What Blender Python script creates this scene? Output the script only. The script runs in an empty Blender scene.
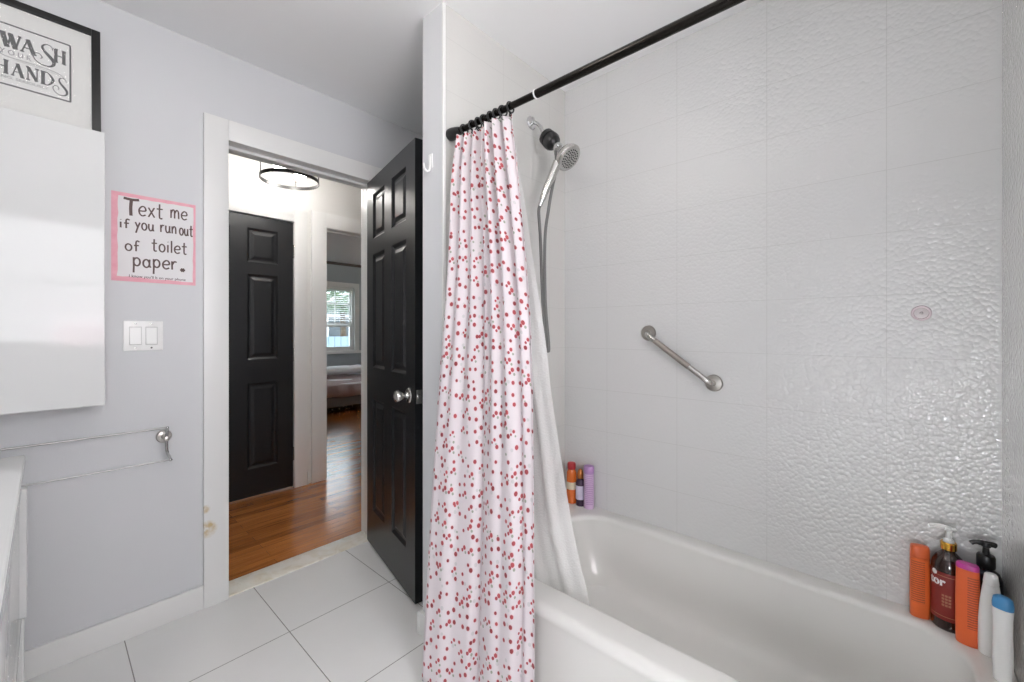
import bpy, bmesh, math, random
from mathutils import Vector, Matrix
random.seed(7)
S = bpy.context.scene
COL = S.collection
PI = math.pi
CAMZ = 1.19

# ------------------------------------------------------------------ materials
def lin(r, g, b):
    def f(c):
        c /= 255.0
        return c / 12.92 if c <= .04045 else ((c + .055) / 1.055) ** 2.4
    return (f(r), f(g), f(b), 1.0)

class NT:
    """small helper around a node tree"""
    def __init__(s, m):
        m.use_nodes = True
        s.t = m.node_tree
        s.p = s.t.nodes['Principled BSDF']
    def n(s, kind, **kw):
        o = s.t.nodes.new(kind)
        for k, v in kw.items():
            if k.startswith('i_'):
                o.inputs[k[2:].replace('_', ' ')].default_value = v
            else:
                setattr(o, k, v)
        return o
    def l(s, a, b):
        s.t.links.new(a, b)
    def math(s, op, a, b=None):
        o = s.t.nodes.new('ShaderNodeMath'); o.operation = op
        for i, v in enumerate((a, b)):
            if v is None: continue
            if isinstance(v, (int, float)): o.inputs[i].default_value = v
            else: s.l(v, o.inputs[i])
        return o.outputs[0]
    def mix(s, fac, a, b, blend='MIX'):
        o = s.t.nodes.new('ShaderNodeMix'); o.data_type = 'RGBA'; o.blend_type = blend
        for sock, v in ((o.inputs[0], fac), (o.inputs[6], a), (o.inputs[7], b)):
            if isinstance(v, (int, float)): sock.default_value = v
            elif isinstance(v, tuple): sock.default_value = v
            else: s.l(v, sock)
        return o.outputs[2]
    def pos(s):
        return s.n('ShaderNodeNewGeometry').outputs['Position']
    def bump(s, h, strength=.2, dist=.01, normal=None):
        b = s.n('ShaderNodeBump'); b.inputs['Strength'].default_value = strength
        b.inputs['Distance'].default_value = dist
        s.l(h, b.inputs['Height'])
        if normal is not None: s.l(normal, b.inputs['Normal'])
        s.l(b.outputs[0], s.p.inputs['Normal'])
        return b.outputs[0]

def pm(name, rgb, rough=.5, metal=0.0, spec=.5, coat=0.0, noise=None, **kw):
    m = bpy.data.materials.new(name); t = NT(m)
    c = lin(*rgb)
    t.p.inputs['Base Color'].default_value = c
    t.p.inputs['Roughness'].default_value = rough
    t.p.inputs['Metallic'].default_value = metal
    t.p.inputs['Specular IOR Level'].default_value = spec
    t.p.inputs['Coat Weight'].default_value = coat
    for k, v in kw.items():
        t.p.inputs[k.replace('_', ' ')].default_value = v
    if noise:      # (scale, bump strength)
        nz = t.n('ShaderNodeTexNoise'); nz.inputs['Scale'].default_value = noise[0]
        nz.inputs['Detail'].default_value = 3
        t.l(t.pos(), nz.inputs['Vector'])
        t.bump(nz.outputs[0], noise[1], .004)
    return m

def emis(name, rgb, strength):
    m = bpy.data.materials.new(name); t = NT(m)
    t.p.inputs['Base Color'].default_value = lin(*rgb)
    t.p.inputs['Emission Color'].default_value = lin(*rgb)
    t.p.inputs['Emission Strength'].default_value = strength
    m.cycles.emission_sampling = 'NONE'      # the lamp object at the same place does the lighting
    return m

M = {}
M['wall'] = pm('wall_paint_grey', (207, 208, 210), .55, noise=(180, .06))
M['white_trim'] = pm('white_trim_paint', (226, 226, 224), .35)
M['hall_paint'] = pm('hall_wall_paint', (222, 221, 218), .6)
M['bed_paint'] = pm('bedroom_wall_paint', (172, 180, 184), .6)
M['ceil'] = pm('ceiling_paint', (240, 240, 240), .7)
M['black_paint'] = pm('black_door_paint', (20, 21, 24), .34, noise=(60, .05))
M['chrome'] = pm('chrome', (205, 205, 205), .12, 1.0)
M['steel'] = pm('brushed_steel', (176, 172, 166), .3, 1.0)
M['rail_steel'] = pm('rail_steel', (165, 164, 162), .42, 1.0)
M['nickel'] = pm('satin_nickel', (200, 198, 194), .22, 1.0)
M['black_metal'] = pm('black_metal', (24, 23, 22), .3, .6)
M['bronze'] = pm('dark_bronze_rod', (34, 31, 28), .24, .8)
M['black_plastic'] = pm('black_plastic', (20, 20, 21), .35)
M['white_plastic'] = pm('white_plastic', (232, 232, 230), .3)
M['white_gloss'] = pm('white_gloss_lacquer', (212, 213, 212), .05, spec=.2)
M['enamel'] = pm('white_tub_enamel', (219, 218, 214), .22)
M['paper'] = pm('white_paper', (226, 224, 224), .8)
M['print_paper'] = pm('print_paper', (228, 228, 225), .6)
M['mat_board'] = pm('mat_board', (226, 226, 222), .7)
M['ink'] = pm('grey_ink', (84, 84, 84), .8)
M['ink_light'] = pm('pale_grey_ink', (150, 150, 150), .8)
M['marker'] = pm('brown_black_marker', (98, 82, 79), .8)
M['frame_black'] = pm('black_frame_wood', (20, 19, 19), .4)
M['rubber'] = pm('grey_rubber', (70, 70, 70), .6)
M['dark_gap'] = pm('dark_gap', (16, 16, 16), .8)

def pink_border():
    m = bpy.data.materials.new('pink_crayon_border'); t = NT(m)
    nz = t.n('ShaderNodeTexNoise'); nz.inputs['Scale'].default_value = 35; nz.inputs['Detail'].default_value = 4
    t.l(t.pos(), nz.inputs['Vector'])
    c = t.mix(nz.outputs[0], lin(222, 148, 164), lin(238, 188, 198))
    t.l(c, t.p.inputs['Base Color']); t.p.inputs['Roughness'].default_value = .8
    return m
M['pink'] = pink_border()

def tile_mat(name, ax, phase, w=.3333, h=.2, zph=.0, rgb=(209, 209, 208), bumpy=1.0):
    """glazed wall tiles with an orange-peel glaze; ax = 'X' or 'Y' is the running direction"""
    m = bpy.data.materials.new(name); t = NT(m)
    sep = t.n('ShaderNodeSeparateXYZ'); t.l(t.pos(), sep.inputs[0])
    a = t.math('SUBTRACT', sep.outputs[0 if ax == 'X' else 1], phase)
    z = t.math('SUBTRACT', sep.outputs[2], zph)
    def line(v, size, half):
        f = t.math('FRACT', t.math('DIVIDE', v, size))
        d = t.math('ABSOLUTE', t.math('SUBTRACT', f, .5))      # .5 at the joint
        return t.math('GREATER_THAN', d, .5 - half / size)
    g = t.math('MAXIMUM', line(a, w, .0009), line(z, h, .0009))
    c = t.mix(t.math('MULTIPLY', g, .42), lin(*rgb), lin(176, 175, 172))
    t.l(c, t.p.inputs['Base Color'])
    t.p.inputs['Roughness'].default_value = .3
    t.p.inputs['Specular IOR Level'].default_value = .1
    t.p.inputs['Coat Weight'].default_value = 1.0
    t.p.inputs['Coat Roughness'].default_value = .05
    t.p.inputs['Coat IOR'].default_value = 1.75
    vo = t.n('ShaderNodeTexVoronoi'); vo.feature = 'SMOOTH_F1'; vo.inputs['Scale'].default_value = 94
    vo.inputs['Smoothness'].default_value = .25
    t.l(t.pos(), vo.inputs['Vector'])
    d = vo.outputs['Distance']
    hgt = t.math('SUBTRACT', t.math('SUBTRACT', 1.0, t.math('MULTIPLY', d, d)), t.math('MULTIPLY', g, .3))
    t.bump(hgt, .12 * bumpy, .005)
    cb_ = t.n('ShaderNodeBump'); cb_.inputs['Strength'].default_value = .52 * bumpy; cb_.inputs['Distance'].default_value = .005
    t.l(hgt, cb_.inputs['Height']); t.l(cb_.outputs[0], t.p.inputs['Coat Normal'])
    return m
M['tile_long'] = tile_mat('wall_tile_long', 'Y', .0083, zph=.105)
M['tile_end'] = tile_mat('wall_tile_end', 'X', 1.0, zph=.105, rgb=(205, 204, 200), bumpy=.25)

def floor_tile():
    m = bpy.data.materials.new('floor_tile_white'); t = NT(m)
    sep = t.n('ShaderNodeSeparateXYZ'); t.l(t.pos(), sep.inputs[0])
    def line(v, ph, size, half):
        f = t.math('FRACT', t.math('DIVIDE', t.math('SUBTRACT', v, ph), size))
        d = t.math('ABSOLUTE', t.math('SUBTRACT', f, .5))
        return t.math('GREATER_THAN', d, .5 - half / size)
    g = t.math('MAXIMUM', line(sep.outputs[0], .2035, .443, .0016), line(sep.outputs[1], 1.766, .443, .0016))
    nz = t.n('ShaderNodeTexNoise'); nz.inputs['Scale'].default_value = 4; nz.inputs['Detail'].default_value = 5
    t.l(t.pos(), nz.inputs['Vector'])
    base = t.mix(nz.outputs[0], lin(236, 236, 234), lin(228, 228, 226))
    t.l(t.mix(g, base, lin(138, 136, 132)), t.p.inputs['Base Color'])
    t.p.inputs['Roughness'].default_value = .28
    t.bump(t.math('SUBTRACT', 1.0, g), .4, .002)
    return m
M['floor_tile'] = floor_tile()

def wood_floor():
    m = bpy.data.materials.new('oak_strip_floor'); t = NT(m)
    br = t.n('ShaderNodeTexBrick'); br.offset = .37; br.offset_frequency = 2
    br.inputs['Color1'].default_value = (0, 0, 0, 1); br.inputs['Color2'].default_value = (1, 1, 1, 1)
    br.inputs['Mortar'].default_value = (.5, .5, .5, 1)
    br.inputs['Scale'].default_value = 1; br.inputs['Mortar Size'].default_value = .0008
    br.inputs['Brick Width'].default_value = .8; br.inputs['Row Height'].default_value = .057
    t.l(t.pos(), br.inputs['Vector'])
    mp = t.n('ShaderNodeMapping'); mp.inputs['Scale'].default_value = (2.2, 34, 1)
    t.l(t.pos(), mp.inputs[0])
    nz = t.n('ShaderNodeTexNoise'); nz.inputs['Scale'].default_value = 2; nz.inputs['Detail'].default_value = 6
    nz.inputs['Distortion'].default_value = .6
    t.l(mp.outputs[0], nz.inputs['Vector'])
    ad = t.math('ADD', t.math('MULTIPLY', nz.outputs[0], .8), t.math('MULTIPLY', br.outputs[0], .35))
    cr = t.n('ShaderNodeValToRGB'); t.l(ad, cr.inputs[0])
    cr.color_ramp.elements[0].position = .22; cr.color_ramp.elements[0].color = lin(104, 55, 22)
    cr.color_ramp.elements[1].position = .85; cr.color_ramp.elements[1].color = lin(206, 130, 64)
    c = t.mix(br.outputs['Fac'], cr.outputs[0], lin(70, 40, 20))
    t.l(c, t.p.inputs['Base Color'])
    t.p.inputs['Roughness'].default_value = .24
    t.p.inputs['Coat Weight'].default_value = .8; t.p.inputs['Coat Roughness'].default_value = .2
    nz2 = t.n('ShaderNodeTexNoise'); nz2.inputs['Scale'].default_value = 3
    mp2 = t.n('ShaderNodeMapping'); mp2.inputs['Scale'].default_value = (1.5, 14, 1)
    t.l(t.pos(), mp2.inputs[0]); t.l(mp2.outputs[0], nz2.inputs['Vector'])
    t.bump(nz2.outputs[0], .25, .004)
    return m
M['oak'] = wood_floor()

def marble():
    m = bpy.data.materials.new('cream_marble'); t = NT(m)
    nz = t.n('ShaderNodeTexNoise'); nz.inputs['Scale'].default_value = 14; nz.inputs['Detail'].default_value = 7
    nz.inputs['Distortion'].default_value = 1.2
    t.l(t.pos(), nz.inputs['Vector'])
    cr = t.n('ShaderNodeValToRGB'); t.l(nz.outputs[0], cr.inputs[0])
    cr.color_ramp.elements[0].position = .3; cr.color_ramp.elements[0].color = lin(222, 214, 196)
    cr.color_ramp.elements[1].position = .6; cr.color_ramp.elements[1].color = lin(238, 235, 226)
    t.l(cr.outputs[0], t.p.inputs['Base Color']); t.p.inputs['Roughness'].default_value = .3
    return m
M['marble'] = marble()

def stained_trim():
    """white casing paint with the tan water stains low on the left casing"""
    m = bpy.data.materials.new('stained_white_trim'); t = NT(m)
    pos = t.pos()
    nz = t.n('ShaderNodeTexNoise'); nz.inputs['Scale'].default_value = 45; nz.inputs['Detail'].default_value = 5
    t.l(pos, nz.inputs['Vector'])
    tot = None
    for (x, y, z, r) in ((.466, 2.18, .338, .040), (.459, 2.18, .425, .020)):
        d = t.n('ShaderNodeVectorMath', operation='DISTANCE')
        t.l(pos, d.inputs[0]); d.inputs[1].default_value = (x, y, z)
        k = t.math('SUBTRACT', 1.0, t.math('DIVIDE', d.outputs['Value'], r))
        k = t.math('MAXIMUM', k, 0.0)
        k = t.math('MULTIPLY', t.math('MINIMUM', t.math('MULTIPLY', k, 2.2), 1.0), t.math('MAXIMUM', t.math('SUBTRACT', t.math('MULTIPLY', nz.outputs[0], 3.2), 1.0), 0.0))
        tot = k if tot is None else t.math('MAXIMUM', tot, k)
    c = t.mix(t.math('MINIMUM', t.math('MULTIPLY', tot, 1.1), 1.0), lin(226, 226, 224), lin(198, 176, 132))
    t.l(c, t.p.inputs['Base Color']); t.p.inputs['Roughness'].default_value = .35
    return m
M['stained_trim'] = stained_trim()

def cherry_cloth():
    m = bpy.data.materials.new('cherry_print_cloth'); t = NT(m)
    uv = t.n('ShaderNodeUVMap'); uv.uv_map = 'UVMap'
    mp = t.n('ShaderNodeMapping'); mp.inputs['Scale'].default_value = (1.18, .92, 1); t.l(uv.outputs[0], mp.inputs[0])
    wob = t.n('ShaderNodeTexNoise'); wob.inputs['Scale'].default_value = 60
    t.l(mp.outputs[0], wob.inputs['Vector'])
    def layer(off, scale):
        ad = t.n('ShaderNodeVectorMath', operation='ADD'); t.l(mp.outputs[0], ad.inputs[0]); ad.inputs[1].default_value = off
        v = t.n('ShaderNodeTexVoronoi'); v.voronoi_dimensions = '2D'
        v.inputs['Scale'].default_value = scale; v.inputs['Randomness'].default_value = .72
        t.l(ad.outputs[0], v.inputs['Vector'])
        sp = t.n('ShaderNodeSeparateColor'); t.l(v.outputs['Color'], sp.inputs[0])
        return v.outputs['Distance'], sp.outputs
    SC = 31.0
    d1, c1 = layer((0, 0, 0), SC)
    d2, c2 = layer((.010, .0085, 0), SC)
    d3, c3 = layer((.37, .21, 0), 21.0)
    d4, c4 = layer((-.006, .013, 0), SC)
    def dot(d, r0, r1, sel):
        r = t.math('ADD', r0, t.math('MULTIPLY', sel, r1))
        return t.math('LESS_THAN', d, r)
    red = t.math('MULTIPLY', dot(d1, .15, .07, c1[1]), t.math('GREATER_THAN', c1[0], .12))
    twin = t.math('MULTIPLY', dot(d2, .12, .06, c2[1]), t.math('GREATER_THAN', c2[2], .72))
    twin = t.math('MULTIPLY', twin, t.math('GREATER_THAN', c2[0], .12))
    leaf = t.math('MULTIPLY', dot(d3, .09, .05, c3[1]), t.math('GREATER_THAN', c3[0], .5))
    leaf2 = t.math('MULTIPLY', dot(d4, .10, .05, c4[1]), t.math('GREATER_THAN', c4[2], .72))
    rim = t.math('MULTIPLY', dot(d1, .215, .07, c1[1]), t.math('GREATER_THAN', c1[0], .12))
    base = lin(226, 218, 221)
    c = t.mix(t.math('MULTIPLY', leaf, .7), base, lin(200, 198, 198))
    c = t.mix(t.math('MULTIPLY', leaf2, .9), c, lin(150, 158, 140))
    c = t.mix(t.math('MULTIPLY', rim, .55), c, lin(228, 190, 194))
    c = t.mix(twin, c, lin(174, 76, 84))
    rc = t.mix(c1[2], lin(146, 56, 62), lin(188, 84, 88))
    c = t.mix(red, c, rc)
    t.l(c, t.p.inputs['Base Color'])
    t.p.inputs['Roughness'].default_value = .75
    t.p.inputs['Sheen Weight'].default_value = .2
    # thin cloth lets a little light through
    tr = t.n('ShaderNodeBsdfTranslucent'); t.l(c, tr.inputs[0])
    mx = t.n('ShaderNodeMixShader'); mx.inputs[0].default_value = .25
    t.l(t.p.outputs[0], mx.inputs[1]); t.l(tr.outputs[0], mx.inputs[2])
    out = [n for n in t.t.nodes if n.type == 'OUTPUT_MATERIAL'][0]
    t.l(mx.outputs[0], out.inputs[0])
    nz = t.n('ShaderNodeTexNoise'); nz.inputs['Scale'].default_value = 14; t.l(uv.outputs[0], nz.inputs['Vector'])
    t.bump(nz.outputs[0], .25, .01)
    return m
M['cherry'] = cherry_cloth()

def liner_mat():
    m = bpy.data.materials.new('frosted_vinyl'); t = NT(m)
    t.p.inputs['Base Color'].default_value = lin(232, 232, 230)
    t.p.inputs['Roughness'].default_value = .15
    t.p.inputs['Alpha'].default_value = .62
    nz = t.n('ShaderNodeTexVoronoi'); nz.inputs['Scale'].default_value = 160
    t.l(t.pos(), nz.inputs['Vector'])
    t.bump(nz.outputs['Distance'], .35, .004)
    return m
M['vinyl'] = liner_mat()

def glass_mat(name, rgb, rough=0.0, alpha=.25):
    m = bpy.data.materials.new(name); t = NT(m)
    t.p.inputs['Base Color'].default_value = lin(*rgb)
    t.p.inputs['Roughness'].default_value = rough
    t.p.inputs['Alpha'].default_value = alpha
    t.p.inputs['Specular IOR Level'].default_value = .5
    return m
M['pane'] = glass_mat('window_glass', (225, 232, 232), .02, .08)
M['amber'] = pm('dark_amber_plastic', (42, 20, 16), .12, coat=.5)
M['amber_label'] = pm('dark_red_label', (128, 36, 30), .4)
M['gold'] = pm('gold_collar', (214, 164, 70), .2, 1.0)

def striped(name, rgb, dark, z0, z1, x_lo, x_hi, pitch=.0065):
    """plastic with fine rows of print (object space)"""
    m = bpy.data.materials.new(name); t = NT(m)
    tc = t.n('ShaderNodeTexCoord'); sep = t.n('ShaderNodeSeparateXYZ'); t.l(tc.outputs['Object'], sep.inputs[0])
    f = t.math('FRACT', t.math('DIVIDE', sep.outputs[2], pitch))
    rows = t.math('GREATER_THAN', f, .45)
    for s, op, v in ((2, 'GREATER_THAN', z0), (2, 'LESS_THAN', z1), (0, 'GREATER_THAN', x_lo), (0, 'LESS_THAN', x_hi), (1, 'LESS_THAN', 0.0)):
        rows = t.math('MULTIPLY', rows, t.math(op, sep.outputs[s], v))
    nz = t.n('ShaderNodeTexNoise'); nz.inputs['Scale'].default_value = 420
    t.l(tc.outputs['Object'], nz.inputs['Vector'])
    rows = t.math('MULTIPLY', rows, t.math('MULTIPLY', nz.outputs[0], 1.5))
    t.l(t.mix(t.math('MINIMUM', rows, 1.0), lin(*rgb), lin(*dark)), t.p.inputs['Base Color'])
    t.p.inputs['Roughness'].default_value = .35
    return m
M['orange_a'] = striped('orange_plastic_printed', (222, 104, 48), (150, 70, 40), .045, .17, -.021, .008)
M['orange_b'] = striped('orange_plastic_side_print', (226, 104, 56), (150, 66, 44), .05, .19, .002, .022)
M['magenta'] = pm('magenta_cap', (188, 62, 146), .35)
M['blue_cap'] = pm('blue_cap', (66, 134, 184), .35)
M['navy'] = pm('navy_plastic', (26, 28, 44), .2, coat=.4)
M['lilac'] = striped('lilac_can', (206, 176, 208), (170, 136, 178), .02, .17, -.02, .02, .009)
M['lilac_cap'] = pm('lilac_cap', (176, 136, 186), .35)
M['orange_liquid'] = pm('orange_liquid_bottle', (220, 110, 44), .2, coat=.4)
M['red_cap'] = pm('red_cap', (176, 44, 50), .3)
M['copper'] = pm('copper_cap', (190, 120, 66), .3, .7)
M['plum'] = pm('plum_plastic', (62, 44, 66), .25)
M['label_lilac'] = pm('pale_lilac_label', (206, 200, 220), .5)
M['label_cream'] = pm('cream_label', (220, 205, 180), .5)
M['pink_vinyl'] = pm('pink_suction_vinyl', (204, 190, 194), .3)
M['quilt'] = pm('pinkish_grey_quilt', (178, 164, 166), .85, noise=(30, .4))
M['sheet'] = pm('white_cotton', (246, 246, 248), .85, noise=(25, .3))
M['bed_grey'] = pm('grey_bed_fabric', (104, 104, 104), .85)
M['rail_wood'] = pm('grey_rail', (90, 84, 78), .5)
M['fence'] = pm('grey_blue_fence', (132, 150, 160), .7)
M['siding'] = pm('pale_siding', (150, 164, 168), .7)
M['foliage'] = pm('foliage_green', (74, 104, 58), .8)
M['grass'] = pm('lawn', (92, 116, 70), .9)
M['bag'] = pm('patterned_bag', (120, 130, 118), .7)
M['bulb'] = emis('warm_white_bulb', (255, 251, 246), 60)
M['vanity_globe'] = emis('lamp_globe', (255, 250, 244), 20)
M['day_left'] = emis('frosted_daylight_pane', (246, 249, 255), 11.0)
M['day_rear'] = emis('frosted_daylight_pane_rear', (250, 251, 255), 2.6)
M['bed_fill'] = emis('bedroom_fill_globe', (255, 248, 240), 20)  # glow of the added, unseen fill globe in the bedroom

# ------------------------------------------------------------------ mesh helpers
def bm_new(): return bmesh.new()

def add_box(bm, x0, x1, y0, y1, z0, z1, bev=0.0, seg=2, mi=0):
    b2 = bmesh.new()
    bmesh.ops.create_cube(b2, size=1)
    for v in b2.verts:
        v.co = Vector(((x0 + x1) / 2 + v.co.x * (x1 - x0), (y0 + y1) / 2 + v.co.y * (y1 - y0), (z0 + z1) / 2 + v.co.z * (z1 - z0)))
    if bev > 0:
        bmesh.ops.bevel(b2, geom=b2.edges[:], offset=bev, segments=seg, affect='EDGES', profile=.6)
    merge(bm, b2, mi)

def merge(bm, b2, mi=0, mat=None):
    if mat is not None:
        bmesh.ops.transform(b2, matrix=mat, verts=b2.verts)
    vm = {}
    for v in b2.verts: vm[v] = bm.verts.new(v.co)
    for f in b2.faces:
        try:
            nf = bm.faces.new([vm[v] for v in f.verts]); nf.material_index = mi; nf.smooth = True
        except ValueError:
            pass
    b2.free()

def rings(bm, rr, cap0=True, cap1=True, closed=True, mi=0):
    """loft a list of rings (lists of points, equal length)"""
    vv = [[bm.verts.new(p) for p in r] for r in rr]
    n = len(vv[0])
    for a, b in zip(vv, vv[1:]):
        for i in range(n if closed else n - 1):
            j = (i + 1) % n
            f = bm.faces.new((a[i], a[j], b[j], b[i])); f.material_index = mi
    if cap0: f = bm.faces.new(vv[0][::-1]); f.material_index = mi
    if cap1: f = bm.faces.new(vv[-1]); f.material_index = mi
    return vv

def lathe(bm, prof, seg=32, mat=None, mi=0, cap=True):
    b2 = bmesh.new()
    rings(b2, [[Vector((r * math.cos(2 * PI * i / seg), r * math.sin(2 * PI * i / seg), z)) for i in range(seg)] for r, z in prof], cap, cap)
    merge(bm, b2, mi, mat)

def frame_for(d):
    d = d.normalized()
    up = Vector((0, 0, 1)) if abs(d.z) < .95 else Vector((1, 0, 0))
    a = d.cross(up).normalized(); b = a.cross(d).normalized()
    return a, b

def align(p, d):
    """matrix taking +Z to direction d, origin to p"""
    d = Vector(d).normalized()
    return Matrix.Translation(Vector(p)) @ d.to_track_quat('Z', 'Y').to_matrix().to_4x4()

def tube(bm, pts, r, seg=12, mi=0, cap=True):
    pts = [Vector(p) for p in pts]
    rad = r if isinstance(r, (list, tuple)) else [r] * len(pts)
    b2 = bmesh.new(); rr = []
    a = None
    for i, p in enumerate(pts):
        d = (pts[min(i + 1, len(pts) - 1)] - pts[max(i - 1, 0)]).normalized()
        if a is None: a, b = frame_for(d)
        else:
            a = (a - d * a.dot(d)).normalized(); b = d.cross(a).normalized()
        b = d.cross(a).normalized()
        rr.append([p + (a * math.cos(2 * PI * k / seg) + b * math.sin(2 * PI * k / seg)) * rad[i] for k in range(seg)])
    rings(b2, rr, cap, cap)
    bmesh.ops.recalc_face_normals(b2, faces=b2.faces)
    merge(bm, b2, mi)

def catmull(pts, n=6):
    pts = [Vector(p) for p in pts]
    if len(pts) < 3: return pts
    out = []
    P = [pts[0]] + pts + [pts[-1]]
    for i in range(1, len(P) - 2):
        p0, p1, p2, p3 = P[i - 1], P[i], P[i + 1], P[i + 2]
        for k in range(n):
            t = k / n
            out.append(.5 * ((2 * p1) + (p2 - p0) * t + (2 * p0 - 5 * p1 + 4 * p2 - p3) * t * t + (3 * p1 - p0 - 3 * p2 + p3) * t ** 3))
    out.append(pts[-1])
    return out

def torus(bm, R, r, mat, seg=28, s2=8, mi=0):
    b2 = bmesh.new()
    vv = [[b2.verts.new(((R + r * math.cos(2 * PI * j / s2)) * math.cos(2 * PI * i / seg), (R + r * math.cos(2 * PI * j / s2)) * math.sin(2 * PI * i / seg), r * math.sin(2 * PI * j / s2))) for j in range(s2)] for i in range(seg)]
    for i in range(seg):
        for j in range(s2):
            b2.faces.new((vv[i][j], vv[(i + 1) % seg][j], vv[(i + 1) % seg][(j + 1) % s2], vv[i][(j + 1) % s2]))
    merge(bm, b2, mi, mat)

def sphere(bm, c, rx, ry=None, rz=None, u=20, v=12, mi=0):
    b2 = bmesh.new(); bmesh.ops.create_uvsphere(b2, u_segments=u, v_segments=v, radius=1)
    merge(bm, b2, mi, Matrix.Translation(Vector(c)) @ Matrix.Diagonal((rx, ry or rx, rz or rx, 1)))

def obj(name, bm, mats, parent=None, recalc=True, angle=28, smooth=True):
    if recalc: bmesh.ops.recalc_face_normals(bm, faces=bm.faces)
    me = bpy.data.meshes.new(name); bm.to_mesh(me); bm.free()
    for m in (mats if isinstance(mats, (list, tuple)) else [mats]): me.materials.append(m)
    if smooth:
        for p in me.polygons: p.use_smooth = True
        me.set_sharp_from_angle(angle=math.radians(angle))
    o = bpy.data.objects.new(name, me); COL.objects.link(o)
    if parent is not None: o.parent = parent
    return o

def tag(o, label, cat, group=None, kind=None):
    o['label'] = label; o['category'] = cat
    if group: o['group'] = group
    if kind: o['kind'] = kind
    return o

def thing(name, label, cat, loc=(0, 0, 0), rz=0.0, group=None, kind=None):
    o = bpy.data.objects.new(name, None); COL.objects.link(o)
    o.location = loc; o.rotation_euler = (0, 0, rz); o.empty_display_size = .05
    return tag(o, label, cat, group, kind)

def struct(name, bm, mats, parent=None, **kw):
    o = obj(name, bm, mats, parent, **kw)
    if parent is None: o['kind'] = 'structure'
    return o

def lab(o, text): o['label'] = text; return o

def wall_with_holes(bm, axis, a0, a1, b0, b1, z0, z1, holes, mi=0):
    """wall box; axis 'X': runs along x (a), thick b in y.  holes: (a_lo, a_hi, z_lo, z_hi)"""
    def bx(p, q, r, s):
        if q - p < 1e-5 or s - r < 1e-5: return
        if axis == 'X': add_box(bm, p, q, b0, b1, r, s, mi=mi)
        else: add_box(bm, b0, b1, p, q, r, s, mi=mi)
    cur = a0
    for (p, q, r, s) in sorted(holes):
        bx(cur, p, z0, z1); bx(p, q, z0, r); bx(p, q, s, z1); cur = q
    bx(cur, a1, z0, z1)

def side_mats(o, fn):
    for p in o.data.polygons: p.material_index = fn(p)

def bulb_light(name, parent, loc, r, power, rgb):
    ld = bpy.data.lights.new(name, 'POINT'); ld.energy = power; ld.shadow_soft_size = r; ld.color = lin(*rgb)[:3]
    o = bpy.data.objects.new(name, ld); COL.objects.link(o); o.location = loc; o.parent = parent
    return o

# ------------------------------------------------------------------ dimensions
YD0, YD1 = 2.20, 2.32         # wall with the bathroom door
YH = 1.25                      # tiled head wall of the tub
XB = 1.80                      # tiled long wall
YF = -.234                     # tiled foot wall
XS = 1.0                       # end of the stub wall
H = CAMZ + 1.237               # ceiling height
YC = 3.37                      # hall's far wall
YB = 7.40                      # bedroom's far wall
XL, YR = -.6, -1.1

# ------------------------------------------------------------------ setting
b = bm_new(); add_box(b, XL - .1, XB + .1, YR - .1, 2.21, -.06, 0); struct('floor', b, M['floor_tile'])
b = bm_new(); add_box(b, -.6, 5.1, 2.325, YB + .1, -.06, -.002); struct('floor_hall', b, M['oak'])
b = bm_new(); add_box(b, XL - .1, 5.1, YR - .1, YB + .1, H, H + .08); struct('ceiling', b, M['ceil'])
b = bm_new(); add_box(b, .525, 1.277, 2.195, 2.327, -.03, .006, .003); struct('trim_threshold', b, M['marble'])

b = bm_new(); wall_with_holes(b, 'X', XL - .1, XB + .1, YD0, YD1, 0, H, [(.525, 1.277, 0, 2.055)])
w = struct('wall_door_side', b, [M['wall'], M['hall_paint']])
side_mats(w, lambda p: 1 if p.normal.y > .5 else 0)
b = bm_new(); wall_with_holes(b, 'Y', YR - .1, YD0, XL - .1, XL, 0, H, [(-.32, .02, .50, .92)]); struct('wall_left', b, M['wall'])
b = bm_new(); wall_with_holes(b, 'X', XL, XB, YR - .1, YR, 0, H, [(-.35, .75, 1.06, 2.12)]); struct('wall_rear', b, M['wall'])
b = bm_new(); add_box(b, XB, XB + .1, YR - .1, YD0, 0, H); struct('wall_tub_side', b, M['tile_long'])
b = bm_new(); add_box(b, XS, XB, YH, YH + .125, 0, H)
w = struct('wall_shower_end', b, [M['wall'], M['tile_end']])
side_mats(w, lambda p: 1 if p.normal.y < -.5 else 0)
b = bm_new(); add_box(b, XS, XB, YF - .12, YF, 0, H)
w = struct('wall_tub_foot', b, [M['wall'], M['tile_end']])
side_mats(w, lambda p: 1 if p.normal.y > .5 else 0)
# slim white edge strip where the tile meets the stub
b = bm_new(); add_box(b, XS - .0035, XS + .010, YH - .006, YH + .002, .33, H, .002); struct('trim_tile_edge', b, M['white_trim'])

# hall and bedroom shell
b = bm_new(); add_box(b, -.6, -.5, YD1, YC, 0, H); struct('wall_hall_left', b, M['hall_paint'])
b = bm_new(); wall_with_holes(b, 'X', -.6, 5.0, YC, YC + .12, 0, H, [(.525, 1.275, 0, 2.03), (1.49, 2.27, 0, 2.03)])
w = struct('wall_hall_far', b, [M['hall_paint'], M['bed_paint']])
side_mats(w, lambda p: 1 if p.normal.y > .5 else 0)
b = bm_new(); add_box(b, 5.0, 5.1, YD1, YB + .1, 0, H); struct('wall_bedroom_right', b, M['bed_paint'])
b = bm_new(); add_box(b, XB + .1, 5.0, YD1 - .1, YD1, 0, H); struct('wall_hall_near', b, M['hall_paint'])
b = bm_new(); add_box(b, 1.26, 1.36, YC + .12, YB, 0, H); struct('wall_bedroom_left', b, M['bed_paint'])
b = bm_new(); wall_with_holes(b, 'X', 1.26, 5.0, YB, YB + .1, 0, H, [(2.95, 3.84, .83, 1.98)]); struct('wall_bedroom_far', b, M['bed_paint'])
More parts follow.
